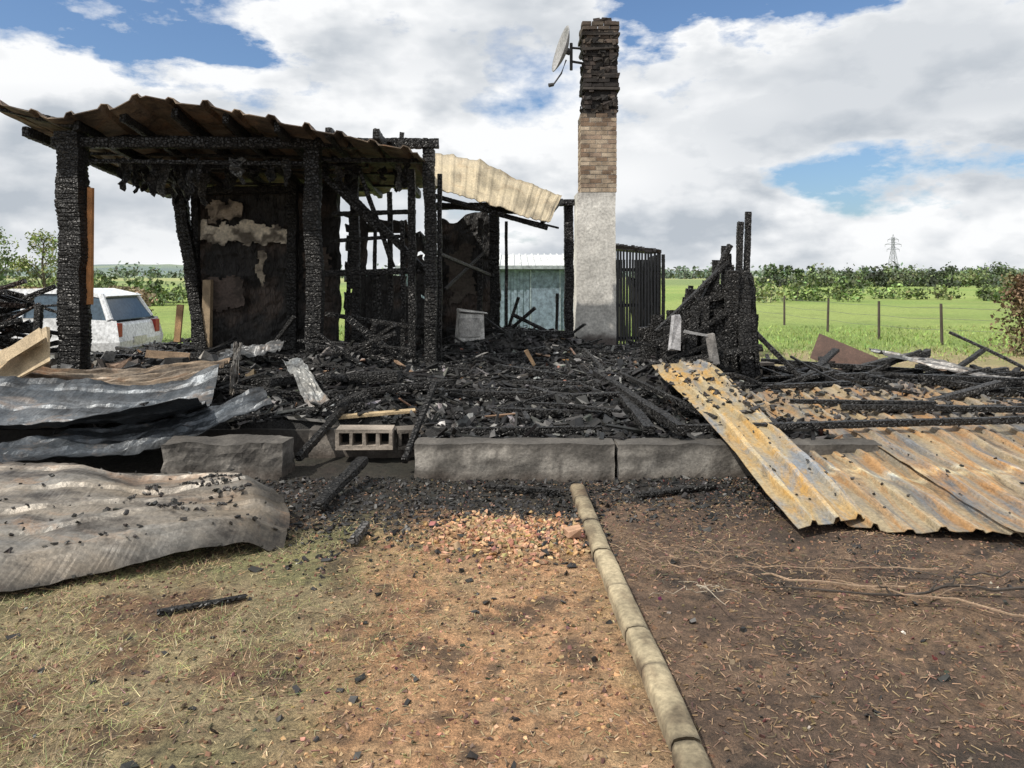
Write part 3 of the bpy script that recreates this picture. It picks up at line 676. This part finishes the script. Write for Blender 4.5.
while zz<5.80:
    cxx=1.455 if zz<4.25 else 1.49
    hw=.30
    if zz>4.25: hw=.275
    if zz>5.42: hw=.29
    if zz>5.66: hw=.312
    if 4.72<zz<4.95: hw=.305
    L=2*hw/3
    for side in range(4):
        for i in range(3):
            off=(i-1)*L+(L/4 if row%2 else -L/4)
            x=off;y=-hw+.05
            bw=L-.012
            if x-bw/2<-hw: 
                e=x+bw/2; bw=e+hw; x=-hw+bw/2
            if x+bw/2>hw:
                e=x-bw/2; bw=hw-e; x=hw-bw/2
            if zz>4.25 and random.random()<(.2 if zz<5.4 else .05): continue
            if 4.35<zz<4.70 and side==0 and random.random()<.5: continue
            a_=side*math.pi/2; c_,s_=math.cos(a_),math.sin(a_)
            jj=.0 if zz<4.3 else .010
            yo=y+random.uniform(-jj,jj)
            k=sm(zz+random.uniform(-.12,.12),4.08,4.3)
            base=random.choice(((.36,.28,.20),(.30,.22,.16),(.42,.34,.25),(.22,.15,.10)))
            if zz>5.4: k*=.80
            col=lerp3(base,(.025,.021,.019) if random.random()<.8 else (.06,.047,.04),k)
            bk.box((cxx+x*c_-yo*s_,cy+x*s_+yo*c_,zz+ch_/2),(bw,.10-side%2*.004,ch_-.012),col,rz=a_+random.uniform(-1,1)*jj*2,jit=.0025)
    row+=1; zz+=ch_
zc=zz
for z0,z1,hw,c_,cxx in ((2.985,4.25,.292,(.44,.41,.36),1.455),(4.25,5.42,.25,(.02,.018,.017),1.49),(5.42,zc-.12,.275,(.03,.027,.024),1.49)):
    core.box((cxx,cy,(z0+z1)/2),(2*hw,2*hw,z1-z0-.002),c_)
core.obj('mortar',M_conc,chim); bk.obj('bricks',M_brick,chim)
tp=MB()
for k,(z,hw) in enumerate(((5.40,.31),(4.72,.315),(4.97,.31),(5.64,.325))):
    tp.box((1.49,cy,z),(2*hw,2*hw,.045),(.045,.038,.033),jit=.014,rz=.01*k)
for i in range(5): tp.box((1.49+random.uniform(-.2,.2),cy-.26,zc+.02),(random.uniform(.08,.16),.09,.05),(.05,.04,.035),jit=.012)
for i in range(150):
    z=random.uniform(4.3,5.7); a_=random.choice((0,0,1,3)); u=random.uniform(-.25,.25); hwv=.285
    pos=[(1.49+u,cy-hwv,z),(1.49+hwv,cy+u,z),None,(1.49-hwv,cy+u,z)][a_]
    s_=random.uniform(.03,.13); d=(s_,.03,random.uniform(.03,.10)) if a_==0 else (.03,s_,random.uniform(.03,.10))
    tp.box(pos,d,random.choice(((.02,.018,.017),(.03,.026,.023),(.05,.04,.035),(.10,.08,.065),(.03,.025,.02))),jit=.02)
tp.obj('cap_and_render',M_brick,chim)

dish=empty('satellite_dish'); mb=MB(); vs=[];fs=[]
c=Vector((.92,13.05,5.40)); ax=Vector((-.95,-.20,.27)).normalized(); e1=ax.cross(Vector((0,0,1))).normalized(); e2=e1.cross(ax).normalized()
for i in range(9):
    r=i/8
    for j in range(32):
        a_=2*math.pi*j/32; vs.append(tuple(c+e1*math.cos(a_)*r*.36+e2*math.sin(a_)*r*.40+ax*(r*r*.11)))
for i in range(8):
    for j in range(32): fs.append((i*32+j,i*32+(j+1)%32,(i+1)*32+(j+1)%32,(i+1)*32+j))
mb.add(vs,fs,(.30,.30,.30)); mb.obj('reflector',M_dish,dish,smooth=True,solid=.012)
mb=MB(); G=(.06,.06,.06)
mb.tube([c+ax*0,c-ax*.07],.06,.06,G,8); mb.tube([c-ax*.09+Vector((0,0,.16)),c-ax*.09+Vector((0,0,-.3))],.026,.026,G,8)
mb.tube([c-ax*.09+Vector((0,0,-.15)),(1.21,13.1,5.20)],.022,.022,G,8); mb.tube([c-ax*.09+Vector((0,0,.08)),(1.21,13.1,5.45)],.02,.02,G,8)
lnb=c+ax*.06-e2*.62; mb.tube([c-e2*.15-ax*.04,c-e2*.40-ax*.02,lnb],.015,.015,G,6); mb.tube([lnb,lnb+Vector((-.08,-.02,-.02))],.03,.035,G,8)
mb.obj('mount_and_arm',M_gen,dish)

# charred slatted shed behind the chimney (gaps between slats)
cp=empty('charred_shed')
mb=MB()
for i in range(14):
    x=1.92+i*.056; mb.box((x,14.0,1.18),(.036,.03,1.75-.006*i+random.uniform(-.03,.03)),(.03,.031,.034),jit=.004,ry=random.uniform(-.008,.008))
for i in range(14):
    y=14.07+i*.075; mb.box((2.70,y,1.16-i*.004),(.03,.05,1.68+random.uniform(-.03,.03)),(.035,.03,.028),jit=.004)
for i in range(14):
    x=1.92+i*.056; mb.box((x,15.1,1.1),(.045,.03,1.6),(.02,.02,.02),jit=.004)
for z in (.45,1.05,1.7): mb.box((2.29,14.035,z),(.84,.03,.06),(.025,.024,.023),jit=.005); mb.box((2.67,14.55,z),(.03,1.0,.06),(.025,.024,.023),jit=.005)
for x in (2.05,2.35,2.55): mb.box((x,14.6,.95),(.10,.3,1.2),(.02,.019,.018),jit=.05,ry=random.uniform(-.1,.1))
mb.obj('slats',M_soot,cp)
mb=MB(); mb.box((2.28,14.5,2.08),(.84,1.1,.05),(.05,.042,.038),ry=.09,jit=.02)
for i in range(12): mb.box((1.93+i*.065,13.98+random.uniform(-.04,.08),2.13-i*.008),(.06,.12,.05),(.05,.042,.037),rx=random.uniform(-.4,.4),jit=.015)
mb.beam((1.86,13.95,.2),(1.86,13.95,2.1),.06); mb.beam((2.74,13.95,.2),(2.74,13.95,1.98),.06); mb.obj('roof',M_soot,cp)

rc=empty('charred_wall_remains'); mb=MB()
PX=[1.6,1.75,1.9,2.1,2.3,2.45,2.6,2.75];PZ=[.9,1.1,1.25,1.38,1.5,1.75,1.9,1.5]
for i in range(80):
    x=random.uniform(1.62,2.78); y=random.uniform(8.6,9.5); top=float(np.interp(x,PX,PZ))*random.uniform(.7,1.02)
    mb.beam((x+random.uniform(-.15,.1),y+random.uniform(-.1,.1),.25),(x+random.uniform(-.04,.06),y,top),random.uniform(.05,.18),random.uniform(.03,.08))
mb.beam((2.60,8.95,.3),(2.67,9.0,2.22),.07,.07,blk=.05); mb.beam((2.72,9.0,.3),(2.77,9.02,2.34),.07,.07,blk=.05); mb.beam((2.50,9.1,.3),(2.50,9.1,1.95),.06)
mb.beam((1.65,8.8,.95),(2.5,8.9,1.75),.09,.05); mb.beam((1.7,8.6,.75),(2.7,8.7,1.35),.1,.06); mb.beam((1.6,8.5,.6),(2.75,8.5,.8),.12,.08); mb.beam((2.1,8.8,1.3),(2.7,8.9,1.4),.07)
mb.beam((2.15,8.9,1.2),(2.55,9,1.95),.06); mb.beam((2.7,8.7,1.0),(3.2,8.5,.45),.06)
for i in range(10):
    z=.35+i*.09; mb.beam((1.7+i*.05,8.75,z),(2.75,8.8,z+random.uniform(-.03,.06)),.06,.07)
mb.obj('charred_boards',M_char,rc)
mb=MB(); mb.box((1.80,8.42,.97),(.09,.03,.38),(.36,.36,.37),ry=.1,jit=.03); mb.box((2.18,8.40,.80),(.08,.03,.34),(.2,.19,.18),ry=-.2,jit=.02); mb.box((2.0,8.40,.96),(.26,.03,.03),(.2,.2,.2),ry=.2,jit=.01)
mb.obj('pale_strips',M_gen,rc)

wp=MB()
for i in range(75):
    x=random.uniform(-6.9,-5.75); z=.35+random.random()*1.1*(1-.35*sm(x,-6.3,-5.7)); y=random.uniform(9.0,9.8); L=random.uniform(.3,.75)
    a_=random.uniform(-.5,.7); wp.beam((x-L/2,y-.1,z-math.sin(a_)*L/2),(x+L/2*math.cos(a_),y+.1,z+math.sin(a_)*L/2),random.uniform(.05,.14),random.uniform(.03,.07),col=random.choice(((.018,.017,.016),(.018,.017,.016),(.05,.03,.022))))
wp.beam((-5.58,9.0,.3),(-5.53,9.0,1.25),.08)
wp.obj('burnt_wood_pile',M_char)
tn=MB()
for i in range(5): tn.box((-4.95-.04*i,7.70+.03*i,.86-.015*i),(.6,.02,.12),(.46,.36,.23),rx=-.5,ry=-.55+.05*i,rz=.1*i,jit=.012)
tn.box((-4.98,7.85,.76),(.6,.025,.45),(.42,.33,.21),rx=-.55,ry=-.5,jit=.02)
tn.obj('broken_plywood_panel',M_wood)
jk=MB()
for i in range(95):
    x=random.uniform(-6,-3.2);y=random.uniform(8.8,10.2); z=rub(x,y)+random.uniform(0,.15)
    jk.box((x,y,z),(random.uniform(.05,.28),random.uniform(.03,.13),random.uniform(.03,.15)),random.choice(((.03,.028,.026),(.02,.02,.02),(.12,.12,.12),(.28,.26,.23),(.06,.05,.045),(.25,.17,.12))),rz=random.uniform(0,3),rx=random.uniform(-.5,.5),ry=random.uniform(-.6,.6),jit=.03)
jk.obj('burnt_household_debris',M_gen)

sh=empty('metal_shed'); mb=MB(); x0,x1,y0=-3.2,1.85,22.
n=int((x1-x0)/.09)
for i in range(n):
    xa=x0+(x1-x0)*(i+.5)/n; mb.box((xa,y0+(.02 if i%2 else 0),.9),((x1-x0)/n-.004,.03,1.84),(.20,.26,.32))
mb.box((x1,y0+1.5,.9),(.03,3,1.84),(.2,.25,.29)); mb.box((x0,y0+1.5,.9),(.03,3,1.84),(.2,.25,.29)); mb.box((x0+(x1-x0)/2,y0+3,.9),(x1-x0,.03,1.84),(.2,.25,.29))
mb.obj('walls',M_gen,sh)
mb=MB(); mb.box(((x0+x1)/2,y0+1.4,2.02),(x1-x0+.2,3.3,.05),(.62,.64,.64),rx=.13)
for i in range(26): mb.box((x0+(x1-x0)*i/25,y0+1.4,2.06),(.05,3.3,.05),(.62,.64,.64),rx=.13)
mb.box(((x0+x1)/2,y0-.27,1.82),(x1-x0+.2,.03,.10),(.3,.33,.35)); mb.obj('roof',M_gen,sh)
mb=MB(); mb.box((.95,y0-.03,.88),(.8,.02,1.7),(.17,.22,.28)); mb.tube([(1.25,y0-.06,.8),(1.25,y0-.06,1.0)],.015,.015,(.05,.05,.05)); 
for xx in (.53,1.37): mb.box((xx,y0-.035,.88),(.04,.03,1.76),(.26,.31,.35))
mb.obj('door',M_gen,sh)

# hatchback, tail towards +X
def car(name,cx,cy,z0):
    e=empty(name); W=(.72,.74,.76)
    def loft(prof,wid,col,nm,mat,bev=.05):
        mb=MB(); k=len(prof); vs=[(cx-x,cy-w_/2,z0+z) for (x,z),w_ in zip(prof,wid)]+[(cx-x,cy+w_/2,z0+z) for (x,z),w_ in zip(prof,wid)]
        fs=[tuple(range(k)),tuple(range(2*k-1,k-1,-1))]+[(i,(i+1)%k,k+(i+1)%k,k+i) for i in range(k)]
        mb.add(vs,fs,col); return mb.obj(nm,mat,e,bevel=bev)
    low=[(-2.05,.28),(-2.1,.55),(-2.02,.88),(-1.0,.93),(.85,.93),(1.75,.80),(2.05,.66),(2.1,.45),(2.05,.25)]
    loft(low,[1.6,1.66,1.6,1.64,1.64,1.55,1.5,1.6,1.6],W,'body',M_paint)
    loft([(-1.98,.92),(-1.72,1.36),(-1.3,1.44),(-.1,1.45),(.3,1.38),(1.05,.92)],[1.5,1.2,1.15,1.15,1.2,1.5],(.06,.09,.12),'windows',M_glass,.02)
    loft([(-1.80,1.36),(-1.3,1.475),(-.1,1.485),(.32,1.40),(.25,1.375),(-.1,1.42),(-1.3,1.41),(-1.74,1.33)],[1.26,1.22,1.22,1.24,1.24,1.24,1.24,1.26],W,'roof',M_paint,.01)
    mb=MB()
    for s in(-1,1):
        for a_,b_,r in (((1.03,.93,.76),(.27,1.40,.62),.035),((-.35,.93,.775),(-.35,1.42,.61),.035),((-1.93,.93,.76),(-1.70,1.38,.62),.06),((-1.30,.93,.775),(-1.35,1.42,.61),.06)):
            mb.tube([(cx-a_[0],cy+s*a_[2],z0+a_[1]),(cx-b_[0],cy+s*b_[2],z0+b_[1])],r,r*.85,W,8)
    mb.obj('pillars',M_paint,e)
    mb=MB()
    for wx in(-1.3,1.32):
        for s in(-1,1):
            mb.tube([(cx-wx,cy+s*.66,z0+.31),(cx-wx,cy+s*.84,z0+.31)],.31,.31,(.02,.02,.02),24); mb.tube([(cx-wx,cy+s*.83,z0+.31),(cx-wx,cy+s*.86,z0+.31)],.19,.17,(.35,.35,.36),16)
    mb.obj('wheels',M_gen,e)
    mb=MB()
    for xx in (-.33,.45): mb.box((cx-xx,cy-.823,z0+.62),(.012,.01,.56),(.10,.10,.11)); mb.box((cx-xx+.14,cy-.83,z0+.82),(.14,.02,.03),(.3,.3,.3))
    mb.box((cx,cy-.825,z0+.36),(2.0,.012,.05),(.1,.1,.11))
    for s in(-1,1): mb.box((cx-1.90,cy+s*.66,z0+.68),(.22,.22,.13),(.55,.57,.6)); mb.box((cx-.75,cy+s*.88,z0+.98),(.12,.18,.12),W); mb.box((cx+2.02,cy+s*.72,z0+.76),(.14,.16,.24),(.35,.03,.02))
    mb.box((cx+2.09,cy,z0+.55),(.04,.5,.12),(.6,.6,.55)); mb.box((cx+2.1,cy,z0+.36),(.06,1.5,.1),(.05,.05,.05)); mb.obj('trim_and_lights',M_paint,e)
car('parked_car',-9.05,14.4,-.14)

# ------------------------------------------------------------ vegetation
def clump_tree(name,x,y,h,r,leaf,nleaf,col,trunk=(.10,.08,.06),lim=6,base=.3):
    e=empty(name); z0=gh(x,y); tb=MB(); lb=MB()
    tb.tube([(x,y,z0-.05),(x+.03*h,y,z0+h*.35),(x,y,z0+h*.65),(x+.02*h,y,z0+h*.9)],h*.022,h*.005,trunk,8)
    cl=[]
    for i in range(lim*4):
        a_=random.uniform(0,6.28); zz=z0+h*random.uniform(base,.95); rr=r*math.sin(math.pi*min(.97,(zz-z0)/h*.85+.12))*random.uniform(.4,1)
        q=Vector((x+math.cos(a_)*rr,y+math.sin(a_)*rr,zz)); cl.append(q)
        st_=Vector((x,y,max(z0+h*.2,zz-rr*.8))); tb.tube([st_,st_.lerp(q,.5)+Vector((0,0,.05*h)),q],h*.007,h*.002,trunk,5)
    for q in cl:
        n=nleaf//len(cl); P_=np.array(q)[None]+rng.normal(0,1,(n,3))*r*.17*np.array([1,1,.8]); k=random.uniform(.7,1.35)
        lb.leaves(P_,rng.uniform(.6,1.3,n)*leaf,vary(tuple(np.array(col)*k),n,.35,.1))
    tb.obj('trunk_and_limbs',M_wood,e); lb.obj('crown',M_leaf,e)
clump_tree('birch_tree',-18.3,30,3.6,1.0,.06,2200,(.21,.25,.09),base=.25)
clump_tree('birch_tree',-20.2,30,3.7,1.1,.06,2400,(.16,.22,.07),base=.3)
def hedge(name,pts,w,h,leaf,n,col,col2,zb=0):
    mb=MB(); pos=[];P_=[Vector((*p,0)) for p in pts]; per=n//(len(P_)-1)
    for a_,b_ in zip(P_[:-1],P_[1:]):
        for i in range(per):
            q=a_.lerp(b_,random.random()); hh=h*(1+.22*fr(q.x*.8,q.y*.8,70)); ww=w*(1+.3*fr(q.x*1.3,q.y*1.3,71))
            u=random.gauss(0,.42); z=hh*(1-abs(random.gauss(0,.35))) if random.random()<.5 else random.uniform(0,hh)
            if z<0: z=random.uniform(0,hh)
            dn=Vector((-(b_-a_).y,(b_-a_).x,0)).normalized(); q=q+dn*u*ww*(1-.4*z/hh)
            pos.append((q.x,q.y,zb+z))
    pos=np.array(pos); k=np.array([sm(fr(p[0]*1.5,p[1]*1.5,p[2]*2),-.2,.3) for p in pos])[:,None]
    cols=(np.array(col)[None]*(1-k)+np.array(col2)[None]*k)*rng.uniform(.5,1.5,(len(pos),1))
    mb.leaves(pos,rng.uniform(.6,1.4,len(pos))*leaf,cols); return mb.obj(name,M_leaf)
hedge('hedge',[(-22,21),(-9.9,21)],.9,1.45,.06,18000,(.36,.26,.17),(.26,.22,.12),-.25)
hedge('hedge',[(10.0,15.2),(13,15.4)],.9,1.55,.045,18000,(.17,.11,.065),(.12,.11,.05))
wf=MB()
for i in range(26):
    x=-13.2+i*.14; wf.box((x,19.6,.55),(.11,.025,1.25+random.uniform(-.04,.04)),(.24,.18,.12),jit=.008)
for z in(.3,.95): wf.box((-11.45,19.64,z),(3.7,.04,.07),(.2,.15,.1))
wf.obj('wooden_fence',M_wood)
mb=MB(); tr=MB()
def blob(x,y,h,r,n,leaf,col,full=.24):
    m_=max(5,int(h*2.5)); 
    tr.tube([(x,y,-.2),(x+.1,y,h*.7)],.04*h,.015*h,(.08,.07,.055),5)
    for i in range(m_):
        a_=random.uniform(0,6.28); zz=random.uniform(.15,.92)*h; rr=r*math.sqrt(max(.05,1-((zz/h-.45)/.6)**2))*random.uniform(.2,.95)
        k=random.uniform(.45,1.5); q=np.array((x+math.cos(a_)*rr,y+math.sin(a_)*rr,zz))
        mb.leaves(q[None]+rng.normal(0,1,(n//m_,3))*r*full,rng.uniform(.6,1.4,n//m_)*leaf,vary(tuple(np.array(col)*k),n//m_,.35,.08))
for i in range(50):
    x=random.uniform(14.5,48); y=48+random.gauss(0,2)+ (x-14)*.15; h_=random.uniform(.4,1.2); blob(x,y,h_,random.uniform(.6,1.6),150,.12,random.choice(((.12,.17,.05),(.16,.22,.07),(.09,.13,.04),(.19,.22,.09))))
for i in range(80):
    y=random.uniform(90,170); f_=random.uniform(.31,.66); h_=1.6+random.uniform(-13,-3)*y/770
    blob(y*f_,y,max(.6,h_),random.uniform(1.2,2.8),170,.25,random.choice(((.08,.115,.05),(.11,.15,.06),(.14,.18,.07),(.06,.08,.045))))
for i in range(34):   # separate rounder trees
    y=random.uniform(100,160); f_=.40+.26*(i/33)+random.uniform(-.006,.006); top=random.uniform(-3,7)
    if f_>.60: top+=4
    h_=1.6+top*y/770; blob(y*f_,y,h_,random.uniform(1.1,2.0),420,.22,random.choice(((.07,.10,.045),(.10,.14,.055),(.13,.17,.07),(.055,.075,.04))),.30)
for i in range(14):
    f_=.328+.063*i/13+random.uniform(-.004,.004); y=150; h_=1.6+random.uniform(6,13)*y/770; blob(y*f_,y,h_,random.uniform(.5,.8),190,.24,(.08,.12,.05))
for i in range(120):
    y=random.uniform(300,500); x=y*random.uniform(-.75,.7); h_=random.uniform(2,5.); blob(x,y,h_,random.uniform(3,9),60,1.0,(.12,.16,.11))
for i in range(22):
    x=random.uniform(-34,-19); y=46+random.gauss(0,2); blob(x,y,random.uniform(.8,1.6),random.uniform(.8,1.5),120,.14,(.12,.17,.06))
dt=empty('distant_trees'); mb.obj('foliage',M_leaf,dt); tr.obj('trunks',M_wood,dt)

fe=empty('wire_fence'); mb=MB(); FP=[(12.2,16.6),(9.83,17.6),(9.15,19.2),(8.85,21.6),(8.70,24.6),(8.6,28),(8.6,32),(8.8,37)]
for x,y in FP: 
    z=gh(x,y); mb.tube([(x,y,z-.1),(x+random.uniform(-.03,.03),y,z+.95)],.035,.03,(.07,.055,.045),7)
for hh in(.35,.6,.85):
    for a_,b_ in zip(FP[:-1],FP[1:]): mb.tube([(*a_,hh),((a_[0]+b_[0])/2,(a_[1]+b_[1])/2,hh-.03),(*b_,hh)],.004,.004,(.15,.15,.15),4)
mb.obj('posts_and_wire',M_wood,fe)

py=empty('electricity_pylon'); mb=MB(); X0,Y0=198.,400.; G=(.26,.28,.31)
def hwid(z): return 2.2*(1-z/16)+.55 if z<16 else .55
lv=[0,4,7.5,10.5,13,15,17,19,21]
for a_,b_ in zip(lv[:-1],lv[1:]):
    A_=[(X0+sx*hwid(a_),Y0+sy*hwid(a_),a_) for sx,sy in((-1,-1),(1,-1),(1,1),(-1,1))]; B_=[(X0+sx*hwid(b_),Y0+sy*hwid(b_),b_) for sx,sy in((-1,-1),(1,-1),(1,1),(-1,1))]
    for i in range(4):
        mb.tube([A_[i],B_[i]],.12,.12,G,4); mb.tube([A_[i],B_[(i+1)%4]],.07,.07,G,4); mb.tube([A_[(i+1)%4],B_[i]],.07,.07,G,4); mb.tube([B_[i],B_[(i+1)%4]],.07,.07,G,4)
for z,l_ in((15,3.2),(17.5,4.2),(20,2.8)):
    for s in(-1,1):
        mb.tube([(X0,Y0,z),(X0+s*l_,Y0,z)],.12,.1,G,4); mb.tube([(X0+s*.5,Y0,z+1.2),(X0+s*l_,Y0,z)],.09,.09,G,4); mb.tube([(X0+s*l_,Y0,z),(X0+s*l_,Y0,z-1.2)],.1,.1,G,4)
mb.tube([(X0-.5,Y0,21),(X0,Y0,22.8)],.12,.1,G,4); mb.tube([(X0+.5,Y0,21),(X0,Y0,22.8)],.12,.1,G,4)
mb.obj('lattice',M_gen,py)

# ------------------------------------------------------------ world
w=bpy.data.worlds.new('World'); scene.world=w; w.use_nodes=True; nt=w.node_tree; nt.nodes.clear()
out=nt.nodes.new('ShaderNodeOutputWorld'); bg=nt.nodes.new('ShaderNodeBackground'); nt.links.new(bg.outputs[0],out.inputs[0])
sky=nt.nodes.new('ShaderNodeTexSky'); sky.sky_type='NISHITA'; sky.sun_disc=False
EL,ROT=math.radians(52),math.radians(235); sky.sun_elevation=EL; sky.sun_rotation=ROT; sky.air_density=1.0; sky.dust_density=1.5
tc=nt.nodes.new('ShaderNodeTexCoord')
def mapping(loc,sc):
    m_=nt.nodes.new('ShaderNodeMapping'); m_.inputs['Location'].default_value=loc; m_.inputs['Scale'].default_value=sc; nt.links.new(tc.outputs['Generated'],m_.inputs[0]); return m_.outputs[0]
S=(4.6,4.6,8.4)
n1=nz(nt,mapping((7.3,2.2,.9),S),1.,9,.58,.0)
n2=nz(nt,mapping((7.3-.12,2.2,.9+.26),S),1.,4,.55,.0)
n3=nz(nt,mapping((2.3,5.2,1.9),(7,7,18)),1.,7,.6,.0)
big=nz(nt,mapping((1.3,6.2,2.4),(1.8,1.8,4.6)),1.,3,.5)
def blobm(c,sc,r,wob=0):
    s=nt.nodes.new('ShaderNodeVectorMath'); s.operation='SUBTRACT'; nt.links.new(tc.outputs['Generated'],s.inputs[0]); s.inputs[1].default_value=c
    m_=nt.nodes.new('ShaderNodeVectorMath'); m_.operation='MULTIPLY'; nt.links.new(s.outputs[0],m_.inputs[0]); m_.inputs[1].default_value=sc
    l_=nt.nodes.new('ShaderNodeVectorMath'); l_.operation='LENGTH'; nt.links.new(m_.outputs[0],l_.inputs[0])
    x=l_.outputs['Value']
    if wob: x=math_(nt,'ADD',x,math_(nt,'MULTIPLY',math_(nt,'SUBTRACT',n3,.5),wob))
    return mrange(nt,x,0,r,1,0)
holes=None
for c,sc,r,k in (((-.45,.86,.30),(1,1,3.2),.26,.19),((-.33,.90,.25),(1,1,4.),.18,.14),((.24,.915,.335),(1,1,2.4),.19,.26),((.43,.89,.125),(1,1,4.0),.20,.22),((-.5,.8,.14),(1,1,4),.12,.12),((.02,.99,.05),(1,1,6),.12,.10),((.62,.75,.20),(1,1,5),.16,.12)):
    x=math_(nt,'MULTIPLY',blobm(c,sc,r,.42),k); holes=x if holes is None else math_(nt,'ADD',holes,x)
dens=math_(nt,'SUBTRACT',math_(nt,'ADD',math_(nt,'ADD',math_(nt,'MULTIPLY',n1,.65),math_(nt,'MULTIPLY',big,.2)),math_(nt,'MULTIPLY',n3,.15)),holes)
dens=math_(nt,'ADD',dens,.075)
cov=mrange(nt,dens,.43,.52)
lit_=math_(nt,'SUBTRACT',n1,n2)
sh1=mrange(nt,lit_,-.12,.07)
thick=mrange(nt,math_(nt,'ADD',big,math_(nt,'MULTIPLY',blobm((.5,.82,.27),(1,1,2.2),.42),.26)),.46,.70)
shade=math_(nt,'MULTIPLY',sh1,math_(nt,'SUBTRACT',1.,math_(nt,'MULTIPLY',thick,.6)))
edge=mrange(nt,dens,.47,.60,.5,0.)
shade=math_(nt,'ADD',shade,edge,True)
ccol=mixc(nt,shade,(5.3,5.8,6.4),(10.4,10.5,10.6))
skyc=mixc(nt,1.,sky.outputs[0],(1.0,1.2,1.42),'MULTIPLY')
nt.links.new(mixc(nt,cov,skyc,ccol),bg.inputs[0]); bg.inputs[1].default_value=.095
sun=bpy.data.lights.new('sun','SUN'); sun.energy=4.5; sun.angle=math.radians(1.0); sun.color=(1,.94,.85)
so=bpy.data.objects.new('sun',sun); scene.collection.objects.link(so)
d=Vector((math.sin(ROT)*math.cos(EL),math.cos(ROT)*math.cos(EL),math.sin(EL))); so.rotation_euler=d.to_track_quat('Z','Y').to_euler()

cam=bpy.data.cameras.new('camera'); co=bpy.data.objects.new('camera',cam); scene.collection.objects.link(co)
co.location=(0,0,1.6); co.rotation_euler=(math.radians(90),0,0); cam.sensor_width=36; cam.lens=27.07; cam.shift_y=-.1064; cam.clip_start=.05; cam.clip_end=8000
scene.camera=co
